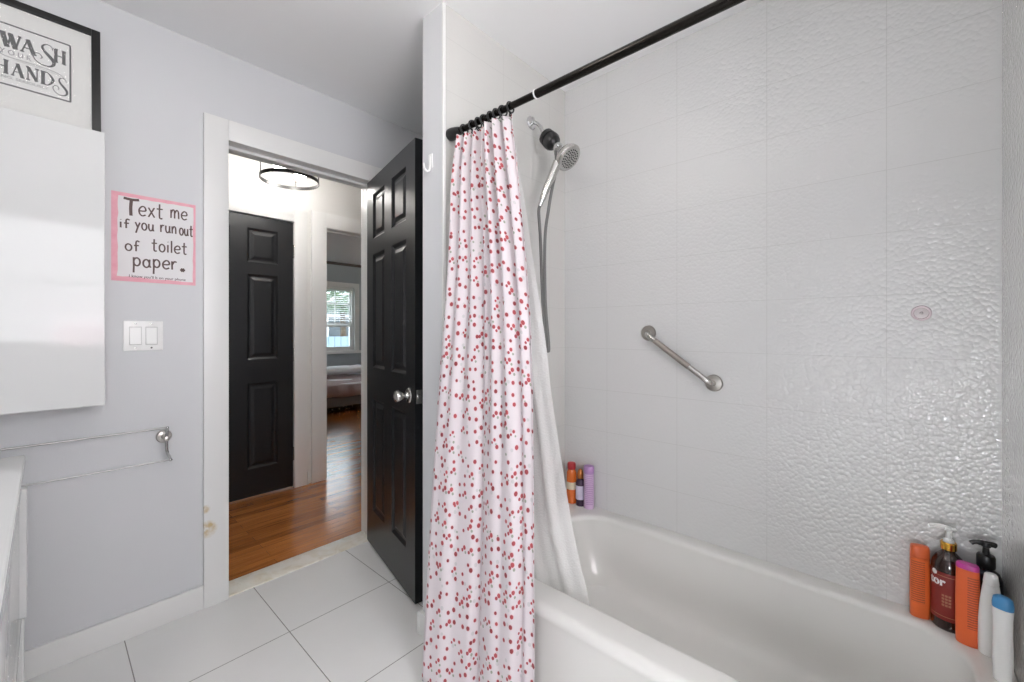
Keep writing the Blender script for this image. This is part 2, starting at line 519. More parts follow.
b = bm_new(); add_box(b, .4, 1.26, YC + .5, YC + .55, 0, H); struct('wall_closet_back', b, M['hall_paint'])
b = bm_new(); add_box(b, 1.36, 5.0, YB - .02, YB, H - .05, H, .008); struct('trim_bedroom_crown', b, M['rail_wood'])
b = bm_new(); add_box(b, 1.36, 5.0, YB - .016, YB, 0, .11, .004); struct('baseboard_bedroom', b, M['white_trim'])

# baseboards
b = bm_new()
add_box(b, XL, .4537, YD0 - .016, YD0, 0, .098, .004)
struct('baseboard_door_side', b, M['white_trim'])
b = bm_new()
add_box(b, XS - .018, XS, YH - .01, YH + .125, 0, .085, .003); add_box(b, XS - .018, XB, YH + .125, YH + .141, 0, .085, .003)
struct('baseboard_stub', b, M['white_trim'])
b = bm_new(); add_box(b, 1.362, 1.372, YC - .014, YC, 0, .1, .002); struct('baseboard_hall', b, M['white_trim'])

# casings
def casing(name, x0, x1, z1, yface, wd, mat, depth=.02, out=-1, bot=0.0):
    b = bm_new()
    ya, yb = (yface - depth, yface) if out < 0 else (yface, yface + depth)
    add_box(b, x0 - wd, x0, ya, yb, bot, z1 + wd, .003)
    add_box(b, x1, x1 + wd, ya, yb, bot, z1 + wd, .003)
    add_box(b, x0 - .0005, x1 + .0005, ya + .0002, yb, z1, z1 + wd, .003)
    return struct(name, b, mat)
casing('trim_1', .545, 1.257, 2.036, YD0, .0915, M['stained_trim'])
casing('trim_2', .545, 1.257, 2.036, YD1, .0915, M['white_trim'], out=1)
casing('trim_3', .541, 1.262, 2.016, YC, .095, M['white_trim'])
casing('trim_4', 1.507, 2.25, 2.016, YC, .118, M['white_trim'])
# jamb linings with a stop bead
b = bm_new()
for (xa, xb) in ((.525, .543), (1.259, 1.277)): add_box(b, xa, xb, YD0 - .002, YD1 + .002, 0, 2.056, .002)
add_box(b, .543, 1.259, YD0 - .002, YD1 + .002, 2.038, 2.056, .002)
for (xa, xb) in ((.543, .555), (1.248, 1.259)): add_box(b, xa, xb, YD0 + .045, YD0 + .08, .006, 2.038, .002)
add_box(b, .555, 1.248, YD0 + .045, YD0 + .08, 2.024, 2.038, .002)
struct('trim_5', b, M['white_trim'])
b = bm_new()
for (xa, xb) in ((1.49, 1.506), (2.252, 2.27)): add_box(b, xa, xb, YC - .002, YC + .122, 0, 2.03, .002)
add_box(b, 1.506, 2.252, YC - .002, YC + .122, 2.014, 2.03, .002)
add_box(b, 1.506, 2.252, YC + .05, YC + .085, 2.0, 2.014, .002)
add_box(b, 1.506, 1.518, YC + .05, YC + .085, 0, 2.014, .002)
struct('trim_6', b, M['white_trim'])
b = bm_new()
for (xa, xb) in ((.526, .539), (1.264, 1.274)): add_box(b, xa, xb, YC - .002, YC + .118, 0, 2.029, .002)
add_box(b, .539, 1.264, YC - .002, YC + .118, 2.018, 2.029, .002)
struct('trim_7', b, M['white_trim'])

# ------------------------------------------------------------------ six panel doors
def panel_door_mesh(w, h, t):
    b = bm_new()
    st = .105
    pw = (w - 3 * st) / 2
    xs = [0, st, st + pw, 2 * st + pw, 2 * st + 2 * pw, w]
    zs = [0, .2 * h / 2.02, .815 * h / 2.02, .985 * h / 2.02, 1.60 * h / 2.02, 1.685 * h / 2.02, 1.93 * h / 2.02, h]
    def side(y0, s):
        for i in range(5):
            for k in range(7):
                x0, x1, z0, z1 = xs[i], xs[i + 1], zs[k], zs[k + 1]
                if i in (1, 3) and k in (1, 3, 5):
                    loops = []
                    for ins, dep in ((0, 0), (.006, .005), (.014, .011), (.024, .011), (.044, .003), (.05, .003)):
                        y = y0 + s * dep
                        loops.append([Vector((x0 + ins, y, z0 + ins)), Vector((x1 - ins, y, z0 + ins)), Vector((x1 - ins, y, z1 - ins)), Vector((x0 + ins, y, z1 - ins))])
                    rings(b, loops, False, True)
                else:
                    b.faces.new([b.verts.new((x, y0, z)) for x, z in ((x0, z0), (x1, z0), (x1, z1), (x0, z1))])
    side(0, 1); side(t, -1)
    for (p, q) in (((0, 0), (w, 0)), ((w, 0), (w, h)), ((w, h), (0, h)), ((0, h), (0, 0))):
        b.faces.new([b.verts.new(c) for c in ((p[0], 0, p[1]), (q[0], 0, q[1]), (q[0], t, q[1]), (p[0], t, p[1]))])
    bmesh.ops.remove_doubles(b, verts=b.verts, dist=1e-5)
    return b

def knob_mesh(b, x, y, z, s):
    """door knob on local face y, pointing s along y"""
    prof = [(.0, .0), (.032, .0), (.033, .004), (.029, .009), (.015, .012), (.012, .018), (.012, .03), (.02, .036), (.027, .045), (.0275, .054), (.024, .063), (.014, .069), (.002, .071)]
    lathe(b, prof[1:], 28, align((x, y, z), (0, s, 0)))

def hinge_mesh(b, x, y, z):
    lathe(b, [(.0065, z - .045), (.0065, z + .045)], 12, Matrix.Translation((x, y, 0)))
    lathe(b, [(.0075, z - .05), (.0075, z - .045)], 12, Matrix.Translation((x, y, 0)))
    lathe(b, [(.0075, z + .045), (.0075, z + .05)], 12, Matrix.Translation((x, y, 0)))

DW = .694
d1 = thing('door_1', 'black six-panel bathroom door standing open beside the shower curtain', 'door', (1.218, 2.199, .012), math.atan2(-.9757, -.2190), kind='structure')
obj('door_slab', panel_door_mesh(DW, 2.012, .035), M['black_paint'], d1, angle=20)
b = bm_new(); knob_mesh(b, DW - .062, 0, .893, -1); lab(obj('door_knob', b, M['nickel'], d1), 'round satin nickel knob')
b = bm_new(); knob_mesh(b, DW - .062, .035, .893, 1); lab(obj('door_knob', b, M['nickel'], d1), 'round satin nickel knob on the far side')
b = bm_new(); add_box(b, DW - .0015, DW + .0018, .005, .030, .863, .923, .0008); add_box(b, DW, DW + .010, .011, .024, .883, .903, .002)
lab(obj('latch_plate', b, M['nickel'], d1), 'nickel latch plate on the door edge')
for z in (.22, 1.0, 1.8):
    b = bm_new(); hinge_mesh(b, -.004, .041, z); obj('hinge', b, M['nickel'], d1)

d2 = thing('door_2', 'closed black six-panel door across the hallway', 'door', (.544, YC + .004, .012), 0, kind='structure')
obj('door_slab', panel_door_mesh(.716, 2.0, .035), M['black_paint'], d2, angle=20)
for z in (.25, 1.0, 1.78):
    b = bm_new(); hinge_mesh(b, .7195, -.012, z); lab(obj('hinge', b, M['nickel'], d2), 'dark nickel hinge')
b = bm_new(); knob_mesh(b, .055, 0, .925, -1); lab(obj('door_knob', b, M['nickel'], d2), 'round nickel knob')

# ------------------------------------------------------------------ frosted windows of the bathroom (behind the camera)
def bath_window(name, axis, a0, a1, z0, z1, pos, s, mat, label, watt, tint):
    t = thing(name, label, 'window', (0, 0, 0), kind='structure')
    def bx(bm, p, q, r, u, d0, d1, bev=.004):
        lo, hi = sorted((pos + s * d0, pos + s * d1))
        if axis == 'X': add_box(bm, p, q, lo, hi, r, u, bev)
        else: add_box(bm, lo, hi, p, q, r, u, bev)
    b = bm_new()
    bx(b, a0, a0 + .045, z0, z1, -.07, .0); bx(b, a1 - .045, a1, z0, z1, -.07, .0)
    bx(b, a0 + .045, a1 - .045, z0, z0 + .045, -.07, .0); bx(b, a0 + .045, a1 - .045, z1 - .045, z1, -.07, .0)
    zm = (z0 + z1) / 2; bx(b, a0 + .045, a1 - .045, zm - .02, zm + .02, -.06, -.015)
    obj('window_frame', b, M['white_trim'], t)
    b = bm_new(); bx(b, a0 + .04, a1 - .04, z0 + .04, zm - .018, -.045, -.039, 0); obj('pane', b, mat, t)
    b = bm_new(); bx(b, a0 + .04, a1 - .04, zm + .018, z1 - .04, -.045, -.039, 0); obj('pane', b, mat, t)
    b = bm_new(); bx(b, a0 - .06, a1 + .06, z0 - .03, z0, .0, .135 if axis == 'X' else .07); obj('window_sill', b, M['white_trim'], t)
    ld = bpy.data.lights.new('daylight', 'AREA'); ld.shape = 'RECTANGLE'; ld.size = a1 - a0 - .09; ld.size_y = z1 - z0 - .09
    ld.energy = watt; ld.color = tint
    lo = bpy.data.objects.new('daylight', ld); COL.objects.link(lo); lo.parent = t
    if axis == 'X':
        lo.location = ((a0 + a1) / 2, pos - s * .012, (z0 + z1) / 2); lo.rotation_euler = Vector((0, -s, 0)).to_track_quat('Z', 'Y').to_euler()
    else:
        lo.location = (pos - s * .012, (a0 + a1) / 2, (z0 + z1) / 2); lo.rotation_euler = Vector((-s, 0, 0)).to_track_quat('Z', 'Y').to_euler()
    return t
bath_window('window_2', 'Y', -.32, .02, .50, .92, XL, 1, M['day_left'], 'small low frosted bathroom window on the left wall', 4.2, (.94, .96, 1.0))
bath_window('window_3', 'X', -.35, .75, 1.06, 2.12, YR, 1, M['day_rear'], 'frosted bathroom window in the rear wall', 16.5, (.97, .98, 1.0))
tl = thing('table_lamp', 'pale pink dome lamp on the rear sill, mirrored in the glossy cabinet door', 'lamp', (.22, YR + .066, 1.06))
b = bm_new(); lathe(b, [(.05, 0), (.055, .004), (.05, .012), (.016, .02), (.012, .05), (.02, .058)], 24); obj('base', b, M['white_plastic'], tl)
b = bm_new(); lathe(b, [(.15, .045), (.168, .06), (.172, .09), (.16, .13), (.125, .165), (.07, .19), (.02, .198), (.004, .199)], 32)
o = obj('lamp_shade', b, emis('pink_lamp_shade', (250, 222, 230), 9), tl); o.scale = (1, .36, 1)

# ------------------------------------------------------------------ bathtub
def rrect(x0, x1, y0, y1, r, z, n=10, side=8):
    """rounded rectangle ring, counter-clockwise, constant point count"""
    pts = []
    cs = [(x1 - r, y1 - r, 0), (x0 + r, y1 - r, 90), (x0 + r, y0 + r, 180), (x1 - r, y0 + r, 270)]
    arcs = []
    for cx, cy, a in cs:
        arcs.append([Vector((cx + r * math.cos(math.radians(a + 90 * k / n)), cy + r * math.sin(math.radians(a + 90 * k / n)), z)) for k in range(n + 1)])
    for i in range(4):
        pts += arcs[i]
        p, q = arcs[i][-1], arcs[(i + 1) % 4][0]
        for k in range(1, side): pts.append(p.lerp(q, k / side))
    return pts
RZ = .332
tub = bm_new()
ox0, ox1, oy0, oy1 = 1.032, XB - .002, YF + .002, YH - .002
ix0, ix1, iy0, iy1 = 1.142, 1.732, -.165, 1.09
rr = []
rr.append(rrect(ox0 + .012, ox1, oy0, oy1, .004, 0))
rr.append(rrect(ox0 + .012, ox1, oy0, oy1, .004, .05))
rr.append(rrect(ox0 + .008, ox1, oy0, oy1, .004, RZ - .06))
rr.append(rrect(ox0 + .002, ox1, oy0, oy1, .004, RZ - .035))
for k in range(7):
    a = k / 6 * PI / 2; R = .028
    rr.append(rrect(ox0 + R - R * math.cos(a) - .0, ox1, oy0, oy1, .004 + .001 * k, RZ - R + R * math.sin(a)))
rr.append(rrect(ix0 - .012, ix1 + .022, iy0 - .012, iy1 + .015, .15, RZ + .001))
R = .02
for k in range(1, 7):
    a = k / 6 * PI / 2
    e = -.012 + R * math.sin(a)
    rr.append(rrect(ix0 + e * .7, ix1 + .012 - R * math.sin(a) * .9, iy0 + e, iy1 - e, .145, RZ - R * (1 - math.cos(a))))
for f, z, r in ((.10, .26, .15), (.3, .18, .16), (.55, .11, .17), (.75, .075, .18)):
    rr.append(rrect(ix0 + .075 * f, ix1 - .06 * f, iy0 + .2 * f, iy1 - .09 * f, r - .02, z))
for e, z in ((.085, .055), (.11, .043), (.15, .036), (.2, .034)):
    rr.append(rrect(ix0 + .02 + e * .6, ix1 - .005 - e * .62, iy0 + .09 + e, iy1 - .02 - e * .7, .14 - e * .3, z))
rings(tub, rr, False, True)
tubo = obj('bathtub', tub, M['enamel'], angle=50)
tag(tubo, 'white enamel alcove bathtub against the tiled walls', 'bathtub')

# ------------------------------------------------------------------ curtain rod, rings, curtain, liner
RODX, ROD0, ROD1 = 1.034, CAMZ + .747, CAMZ + .744
def rodz(y): return ROD0 + (ROD1 - ROD0) * (YH - y) / (YH - YF)
rod = thing('curtain_rod', 'dark bronze tension rod spanning above the bathtub', 'curtain rod', (RODX, (YH + YF) / 2, ROD0))
def rp(y): return (0, y - (YH + YF) / 2, rodz(y) - ROD0)
b = bm_new(); tube(b, [rp(YH - .03), rp(.82)], .0112, 20); obj('inner_tube', b, M['bronze'], rod)
b = bm_new(); tube(b, [rp(.83), rp(YF + .03)], .0132, 20); obj('outer_tube', b, M['bronze'], rod)
b = bm_new(); lathe(b, [(.0118, 0), (.0146, .0005), (.0146, .005), (.0118, .0055)], 24, align(rp(.826), (0, 1, 0))); lab(obj('sleeve_ring', b, M['white_plastic'], rod), 'white plastic ring where the tubes slide')
for y, s in ((YH, -1), (YF, 1)):
    b = bm_new(); lathe(b, [(.021, .0), (.0235, .006), (.023, .02), (.017, .05), (.0125, .062)], 24, align(rp(y), (0, s, 0))); obj('end_cap', b, M['black_plastic'], rod)

ORD = ['first', 'second', 'third', 'fourth', 'fifth', 'sixth', 'seventh', 'eighth']
ring_y = [1.168, 1.122, 1.092, 1.062, 1.030, 1.002, .972, .938]
for i, y in enumerate(ring_y):
    t = thing('curtain_ring', 'black curtain ring on the rod, %s from the shower wall' % ORD[i], 'curtain ring', (RODX, y, rodz(y)), 0, 'curtain rings on the rod')
    tl = random.uniform(-.25, .25)
    b = bm_new(); torus(b, .0168, .003, Matrix.Translation((0, 0, -.003)) @ Matrix.Rotation(tl, 4, 'Z') @ Matrix.Rotation(PI / 2, 4, 'X'), 26, 8)
    obj('ring', b, M['black_plastic'], t)
    b = bm_new(); tube(b, catmull([(0, 0, -.019), (.004, 0, -.026), (-.002, 0, -.033), (-.005, 0, -.027)], 4), .0022, 8)
    sphere(b, (.0, 0, -.021), .005, u=10, v=8)
    obj('hook', b, M['black_plastic'], t)

def lerp_tab(tab, z):
    tab = sorted(tab)
    if z <= tab[0][0]: return tab[0][1]
    for (a, p), (c, q) in zip(tab, tab[1:]):
        if z <= c: return p + (q - p) * (z - a) / (c - a)
    return tab[-1][1]
def smooth_tab(tab, z, w=.06):
    return sum(lerp_tab(tab, z + k * w / 2) for k in (-2, -1, 0, 1, 2)) / 5

# plan positions of the two hanging edges by height (metres above the floor)
ZT = ROD0 - .026
cur_LX = [(.02, .845), (.6, .905), (1.0, .945), (1.5, .995), (1.75, 1.018), (2.0, 1.034)]
cur_LY = [(.02, 1.165), (.6, 1.19), (1.0, 1.203), (1.5, 1.205), (1.75, 1.214), (1.82, 1.204), (1.91, 1.184)]
cur_RX = [(.02, .955), (.6, .972), (1.0, .992), (1.5, 1.015), (2.0, 1.034)]
cur_RY = [(.02, .772), (.6, .788), (1.0, .809), (1.25, .829), (1.5, .866), (1.75, .906), (1.91, .940)]
NS, NZ = 150, 90
cb = bm_new(); uvl = cb.loops.layers.uv.new('UVMap')
grid = []; uvs = []
for k in range(NZ + 1):
    z = .022 + (ZT - .022) * k / NZ
    hh = (z - .022) / (ZT - .022)
    L = Vector((smooth_tab(cur_LX, z), smooth_tab(cur_LY, z), 0)); Rr = Vector((smooth_tab(cur_RX, z), smooth_tab(cur_RY, z), 0))
    d = (Rr - L).normalized(); nrm = Vector((-d.y, d.x, 0)) * -1       # towards the room
    if nrm.x > 0: nrm = -nrm
    row = []; ur = []
    ln = (Rr - L).length
    prev = None; acc = 0
    for i in range(NS + 1):
        s = i / NS
        amp = .019 * max(0, (hh - .35) / .65) ** 1.1
        off = amp * math.sin(2 * PI * (7 * s - .15)) * (1 + .3 * math.sin(9 * s + 2))
        lo = 1 - .55 * hh
        # broad soft folds below with two sharp creases
        off += .011 * lo * math.sin(2 * PI * (1.5 * s + .1)) + .0035 * lo * math.sin(2 * PI * (4.6 * s + .35 + .1 * hh))
        for cs_, cw, ca in ((.47, .035, -.022), (.87, .03, -.026), (.24, .05, -.008), (.70, .04, -.006)):
            off += ca * (1 - .4 * hh) * math.exp(-((s - cs_ - .01 * math.sin(6 * hh)) / cw) ** 2)
        edge = min(1, s / .03, (1 - s) / .02)
        off *= .4 + .6 * max(0, edge)
        p = L.lerp(Rr, s) + nrm * off
        top = 0
        if hh > .97: top = .006 * math.cos(2 * PI * (7 * s)) * (hh - .97) / .03
        v = Vector((p.x, p.y, z + top)); row.append(cb.verts.new(v))
        if prev is not None: acc += (v - prev).length
        prev = v; ur.append(acc)
    grid.append(row); uvs.append(ur)
for k in range(NZ):
    for i in range(NS):
        f = cb.faces.new((grid[k][i], grid[k][i + 1], grid[k + 1][i + 1], grid[k + 1][i]))
        for lp, (kk, ii) in zip(f.loops, ((k, i), (k, i + 1), (k + 1, i + 1), (k + 1, i))):
            lp[uvl].uv = (uvs[kk][ii], grid[kk][ii].co.z)
cur = obj('shower_curtain', cb, M['cherry'], angle=180)
md = cur.modifiers.new('thickness', 'SOLIDIFY'); md.thickness = .0008
tag(cur, 'white shower curtain printed with small red cherries, drawn aside on the rod', 'shower curtain')

lin_X = [(.27, 1.192), (.45, 1.172), (1.0, 1.12), (1.5, 1.085), (2.0, 1.072)]
lin_RY = [(.27, .722), (.40, .755), (.55, .785), (.75, .812), (1.0, .842), (1.15, .852), (1.3, .874), (1.6, .915), (1.8, .955), (2.0, .985)]
lb = bm_new(); grid = []
NS, NZ = 60, 70
for k in range(NZ + 1):
    z = .275 + (ROD0 - .04 - .275) * k / NZ; hh = k / NZ
    row = []
    for i in range(NS + 1):
        s = i / NS
        y = 1.185 + (smooth_tab(lin_RY, z) - 1.185) * s
        x = smooth_tab(lin_X, z) + (.012 * math.sin(2 * PI * 3.2 * s + .6) + .005 * math.sin(2 * PI * 7 * s + hh)) * (1.1 - .5 * abs(hh - .5)) * (1 - .5 * s)
        x += .01 * math.sin(9 * z) * s * (1 - s) * 4
        row.append(lb.verts.new((x, y, z)))
    grid.append(row)
for k in range(NZ):
    for i in range(NS): lb.faces.new((grid[k][i], grid[k][i + 1], grid[k + 1][i + 1], grid[k + 1][i]))
ln_ = obj('curtain_liner', lb, M['vinyl'], angle=180)
tag(ln_, 'translucent white vinyl liner hanging inside the bathtub behind the curtain', 'shower liner')

# ------------------------------------------------------------------ shower head with hose
sh = thing('hand_shower', 'chrome hand shower with a black swivel filter on the shower wall', 'shower head', (1.522, YH, CAMZ + .974))
b = bm_new(); lathe(b, [(.030, 0), (.031, .004), (.026, .011), (.014, .016), (.011, .02)], 32, align((0, 0, 0), (0, -1, 0))); obj('wall_flange', b, M['chrome'], sh)
ax = Vector((0, -.70, -.714)).normalized()
J = Vector((0, -.111, -.113)) - ax * .048         # where the arm meets the filter
b = bm_new(); tube(b, catmull([(0, -.002, 0), (0, -.024, -.006), (0, -.05, -.028), J]), .0085, 14); obj('shower_arm', b, M['chrome'], sh)
b = bm_new(); lathe(b, [(.009, -.008), (.016, -.006), (.018, .004), (.030, .008), (.037, .016), (.039, .040), (.034, .041), (.034, .046), (.040, .047), (.040, .066), (.034, .078), (.022, .084), (.016, .090)], 36, align(J, ax))
obj('swivel_filter', b, M['black_plastic'], sh)
P1 = J + ax * .088
hd = Vector((.03, -.72, -.69)).normalized()       # spray direction
hc = Vector((.004, -.204, -.214))
b = bm_new(); tube(b, [P1 - ax * .004, P1 + ax * .030], .0135, 16)
lathe(b, [(.019, 0), (.021, .004), (.021, .022), (.016, .026)], 20, align(P1 + ax * .010, ax)); obj('holder', b, M['chrome'], sh)
head = bm_new(); Mh = align(hc, hd)
lathe(head, [(.014, -.040), (.030, -.034), (.052, -.016), (.060, 0.0), (.061, .009), (.058, .0135), (.054, .0140)], 44, Mh)
ho = obj('spray_head', head, M['nickel'], sh)
b = bm_new(); lathe(b, [(.053, .0135), (.0525, .0155), (.004, .0162)], 40, Mh); fo = obj('spray_face', b, pm('spray_face_grey', (168, 168, 164), .35, .3), ho)
b = bm_new()
for rad, n in ((.008, 5), (.018, 10), (.029, 16), (.040, 20)):
    for i in range(n):
        a = 2 * PI * i / n + rad * 40
        lathe(b, [(.0034, .0155), (.0028, .0182)], 7, Mh @ Matrix.Translation((rad * math.cos(a), rad * math.sin(a), 0)))
lab(obj('nozzles', b, M['black_plastic'], ho), 'small dark spray nozzles')
# handle falling from the head
h0 = hc - hd * .014 + Vector((-.030, .022, -.034)); h1 = Vector((-.072, -.122, -.40))
hpts = [h0, h0.lerp(h1, .35) + Vector((-.002, 0, -.004)), h0.lerp(h1, .7) + Vector((-.003, 0, 0)), h1]
b = bm_new(); cp = catmull(hpts, 6); tube(b, cp, [.021 - .008 * i / (len(cp) - 1) for i in range(len(cp))], 18); obj('handle', b, M['nickel'], sh)
b = bm_new(); e = (cp[-1] - cp[-2]).normalized()
tube(b, [h1 - e * .002, h1 + e * .03], [.0115, .0095], 14); obj('hose_nut', b, M['chrome'], sh)
q = h1 + e * .03
b = bm_new()
tube(b, catmull([q, q + e * .02 + Vector((.004, 0, -.01)), Vector((-.066, -.108, -.574)), Vector((-.062, -.117, -.838)), Vector((-.060, -.136, -1.03)), Vector((-.057, -.143, -1.062)), Vector((-.053, -.143, -1.03)), Vector((-.052, -.124, -.838)), Vector((-.052, -.122, -.574)), Vector((-.042, -.134, -.44)), Vector((-.034, -.150, -.34)), Vector((-.016, -.158, -.255)), P1 + Vector((-.004, -.006, -.03)), P1 + ax * .014], 10), .0068, 10)
obj('hose', b, pm('steel_hose', (122, 122, 120), .5, 1.0), sh)

# ------------------------------------------------------------------ grab bar
gb = thing('grab_bar', 'brushed steel grab bar mounted at a slant on the tiled wall', 'grab bar', (XB, .66, CAMZ - .11))
A = Vector((0, .799 - .66, -.009 + .11)); B = Vector((0, .526 - .66, -.209 + .11))
dd = (B - A).normalized()
for p in (A, B):
    b = bm_new(); lathe(b, [(.033, 0), (.034, .004), (.031, .009), (.018, .011), (.014, .012)], 32, align(p, (-1, 0, 0))); obj('flange', b, M['steel'], gb)
n = Vector((-1, 0, 0))
b = bm_new(); tube(b, catmull([A + n * .004, A + n * .022 + dd * .001, A + n * .036 + dd * .01, A + n * .042 + dd * .03, A + n * .042 + dd * .08, B + n * .042 - dd * .08, B + n * .042 - dd * .03, B + n * .036 - dd * .01, B + n * .022 - dd * .001, B + n * .004], 6), .0115, 18); obj('bar', b, M['nickel'], gb)
b = bm_new(); tube(b, [A + n * .042 + dd * .055, B + n * .042 - dd * .105], .0124, 18); lab(obj('grip', b, pm('knurled_steel', (160, 152, 146), .45, 1.0, noise=(500, .5)), gb), 'rough knurled middle grip')

# suction cup mark on the tile
sc_ = thing('suction_cup', 'small pale pink suction cup stuck on the tiled wall', 'suction cup', (XB, -.0715, CAMZ + .055))
b = bm_new(); lathe(b, [(.0235, 0), (.0235, .0012), (.021, .0026), (.0175, .002), (.0165, .0006)], 36, align((-.0002, 0, 0), (-1, 0, 0)), cap=False); lab(obj('rim', b, M['pink_vinyl'], sc_), 'pale pink rim')
b = bm_new(); lathe(b, [(.017, .0004), (.012, .0016), (.004, .0026), (.003, .006), (.0005, .0066)], 32, align((-.0002, 0, 0), (-1, 0, 0))); obj('cup', b, pm('milky_vinyl', (206, 198, 199), .25), sc_)

# white adhesive hook on the stub
hk = thing('wall_hook', 'white adhesive hook on the narrow wall left of the curtain', 'hook', (XS, 1.322, CAMZ + .655))
b = bm_new(); add_box(b, -.004, 0, -.012, .012, -.025, .03, .002); obj('back_plate', b, M['white_plastic'], hk)
b = bm_new(); tube(b, catmull([(-.002, 0, .02), (-.005, 0, -.02), (-.010, 0, -.036), (-.022, 0, -.040), (-.032, 0, -.030), (-.034, 0, -.014)], 5), .004, 10); obj('hook', b, M['white_plastic'], hk)

# ------------------------------------------------------------------ bottles
def sell(rx, ry, z, p=2.0, n=32, ox=0, oy=0):
    out = []
    for i in range(n):
        a = 2 * PI * i / n; c, s = math.cos(a), math.sin(a)
        out.append(Vector((ox + rx * math.copysign(abs(c) ** (2 / p), c), oy + ry * math.copysign(abs(s) ** (2 / p), s), z)))
    return out
def loft(name, prof, mat, parent, p=2.0, n=36):
    b = bm_new(); rings(b, [sell(rx, ry, z, p, n) for z, rx, ry in prof]); return obj(name, b, mat, parent, angle=50)

def text_mesh(body, size, bold=0.0):
    cu = bpy.data.curves.new('txt', 'FONT'); cu.body = body; cu.size = size; cu.align_x = 'CENTER'; cu.align_y = 'CENTER'
    cu.offset = bold; cu.resolution_u = 3
    o = bpy.data.objects.new('txt', cu); COL.objects.link(o)
    dg = bpy.context.evaluated_depsgraph_get(); dg.update()
    me = bpy.data.meshes.new_from_object(o.evaluated_get(dg))
    bpy.data.objects.remove(o); bpy.data.curves.remove(cu)
    b = bm_new(); b.from_mesh(me); bpy.data.meshes.remove(me)
    return b
def text_on_cyl(b, body, size, r, ang, z, bold=0.0):
    t = text_mesh(body, size, bold)
    for v in t.verts:
        a = ang + v.co.x / r
        v.co = Vector((r * math.sin(a), -r * math.cos(a), z + v.co.y))
    merge(b, t)

TR = RZ + .001
def face(x, y, extra=0.0):
    # local -Y axis should point from (x,y) to camera (0,0): angle of (-x,-y) is phi ; -Y rotated by rz has angle rz-90deg
    return math.atan2(-y, -x) + PI / 2 + extra

# orange shampoo
x, y = 1.758, -.0665
t = thing('shampoo_bottle', 'orange oval bottle leftmost in the right tub corner', 'bottle', (x, y, TR), face(x, y, .25), 'toiletries in the right tub corner')
loft('bottle_body', [(0, .020, .012), (.003, .0222, .0145), (.04, .0228, .015), (.12, .0225, .015), (.178, .0220, .015)], M['orange_a'], t, 2.6)
loft('cap', [(.179, .0220, .015), (.206, .0215, .0146), (.212, .020, .013), (.214, .015, .009)], pm('orange_cap', (216, 100, 52), .35), t, 2.6)

# brown pump bottle
x, y = 1.754, -.1265
t = thing('pump_bottle', 'dark brown lotion bottle with white pump and gold collar', 'bottle', (x, y, TR), face(x, y, -.1), 'toiletries in the right tub corner')
t.scale = (.95, .95, 1)
b = bm_new(); lathe(b, [(.036, 0), (.039, .004), (.0395, .012), (.0395, .168), (.037, .188), (.029, .204), (.019, .214), (.0155, .218), (.0155, .226)], 40)
bo = obj('bottle_body', b, M['amber'], t)
b = bm_new(); lathe(b, [(.0399, .03), (.0401, .031), (.0401, .164), (.0399, .165)], 40, cap=False); lb_ = obj('label_wrap', b, M['amber_label'], bo)
b = bm_new(); text_on_cyl(b, 'tor', .031, .0405, -.58, .137, .0012)
lab(obj('lettering', b, M['paper'], bo), 'white lettering on the label')
tan = pm('tan_rule', (170, 120, 90), .6)
for zz in (.154, .040):
    b = bm_new(); lathe(b, [(.0402, zz), (.0405, zz + .0004), (.0405, zz + .0014), (.0402, zz + .0018)], 40, cap=False)
    lab(obj('label_rule', b, tan, bo), 'thin tan rule around the label')
b = bm_new()
for r_ in range(4):
    for c_ in range(3):
        a0 = -.27 + c_ * .18
        pts = [Vector((.0406 * math.sin(a0 + .14 * q_ / 4), -.0406 * math.cos(a0 + .14 * q_ / 4), .104 - .009 * r_)) for q_ in range(5)]
        for p_, q_ in zip(pts, pts[1:]):
            b.faces.new([b.verts.new(v_) for v_ in (p_, q_, q_ + Vector((0, 0, -.006)), p_ + Vector((0, 0, -.006)))])
lab(obj('label_print', b, pm('tan_print', (160, 110, 84), .6), bo), 'small tan print block')
b = bm_new()
cc = [Vector((.0407 * math.sin(-.74 + .19 * math.cos(2 * PI * k / 16)), -.0407 * math.cos(-.74 + .19 * math.cos(2 * PI * k / 16)), .160 + .0075 * math.sin(2 * PI * k / 16))) for k in range(16)]
b.faces.new([b.verts.new(v_) for v_ in cc]); lab(obj('emblem', b, M['paper'], bo), 'white oval emblem')
b = bm_new(); lathe(b, [(.0175, .224), (.0185, .225), (.0185, .243), (.017, .245)], 32); obj('collar', b, M['gold'], t)
b = bm_new(); lathe(b, [(.013, .243), (.012, .252), (.007, .256), (.006, .275), (.0085, .277), (.0095, .284), (.008, .288)], 24)
tube(b, catmull([(.0, 0, .284), (-.016, 0, .285), (-.034, 0, .283), (-.042, 0, .279)], 4), [.0065] * 6 + [.0055] * 6 + [.0045], 12)
sphere(b, (.010, 0, .2835), .008, .0085, .005, 14, 8)
obj('pump', b, M['white_plastic'], t)

# orange with magenta cap
x, y = 1.690, -.158
t = thing('shampoo_bottle', 'orange oval bottle with magenta cap, in front of the brown pump bottle', 'bottle', (x, y, TR), face(x, y, -.15), 'toiletries in the right tub corner')
loft('bottle_body', [(0, .0205, .012), (.003, .0230, .0145), (.04, .0235, .016), (.12, .0235, .0155), (.206, .0225, .0145)], M['orange_b'], t, 2.5)
loft('cap', [(.2065, .0225, .0145), (.216, .0222, .0142), (.220, .020, .0125), (.2205, .012, .008)], M['magenta'], t, 2.5)

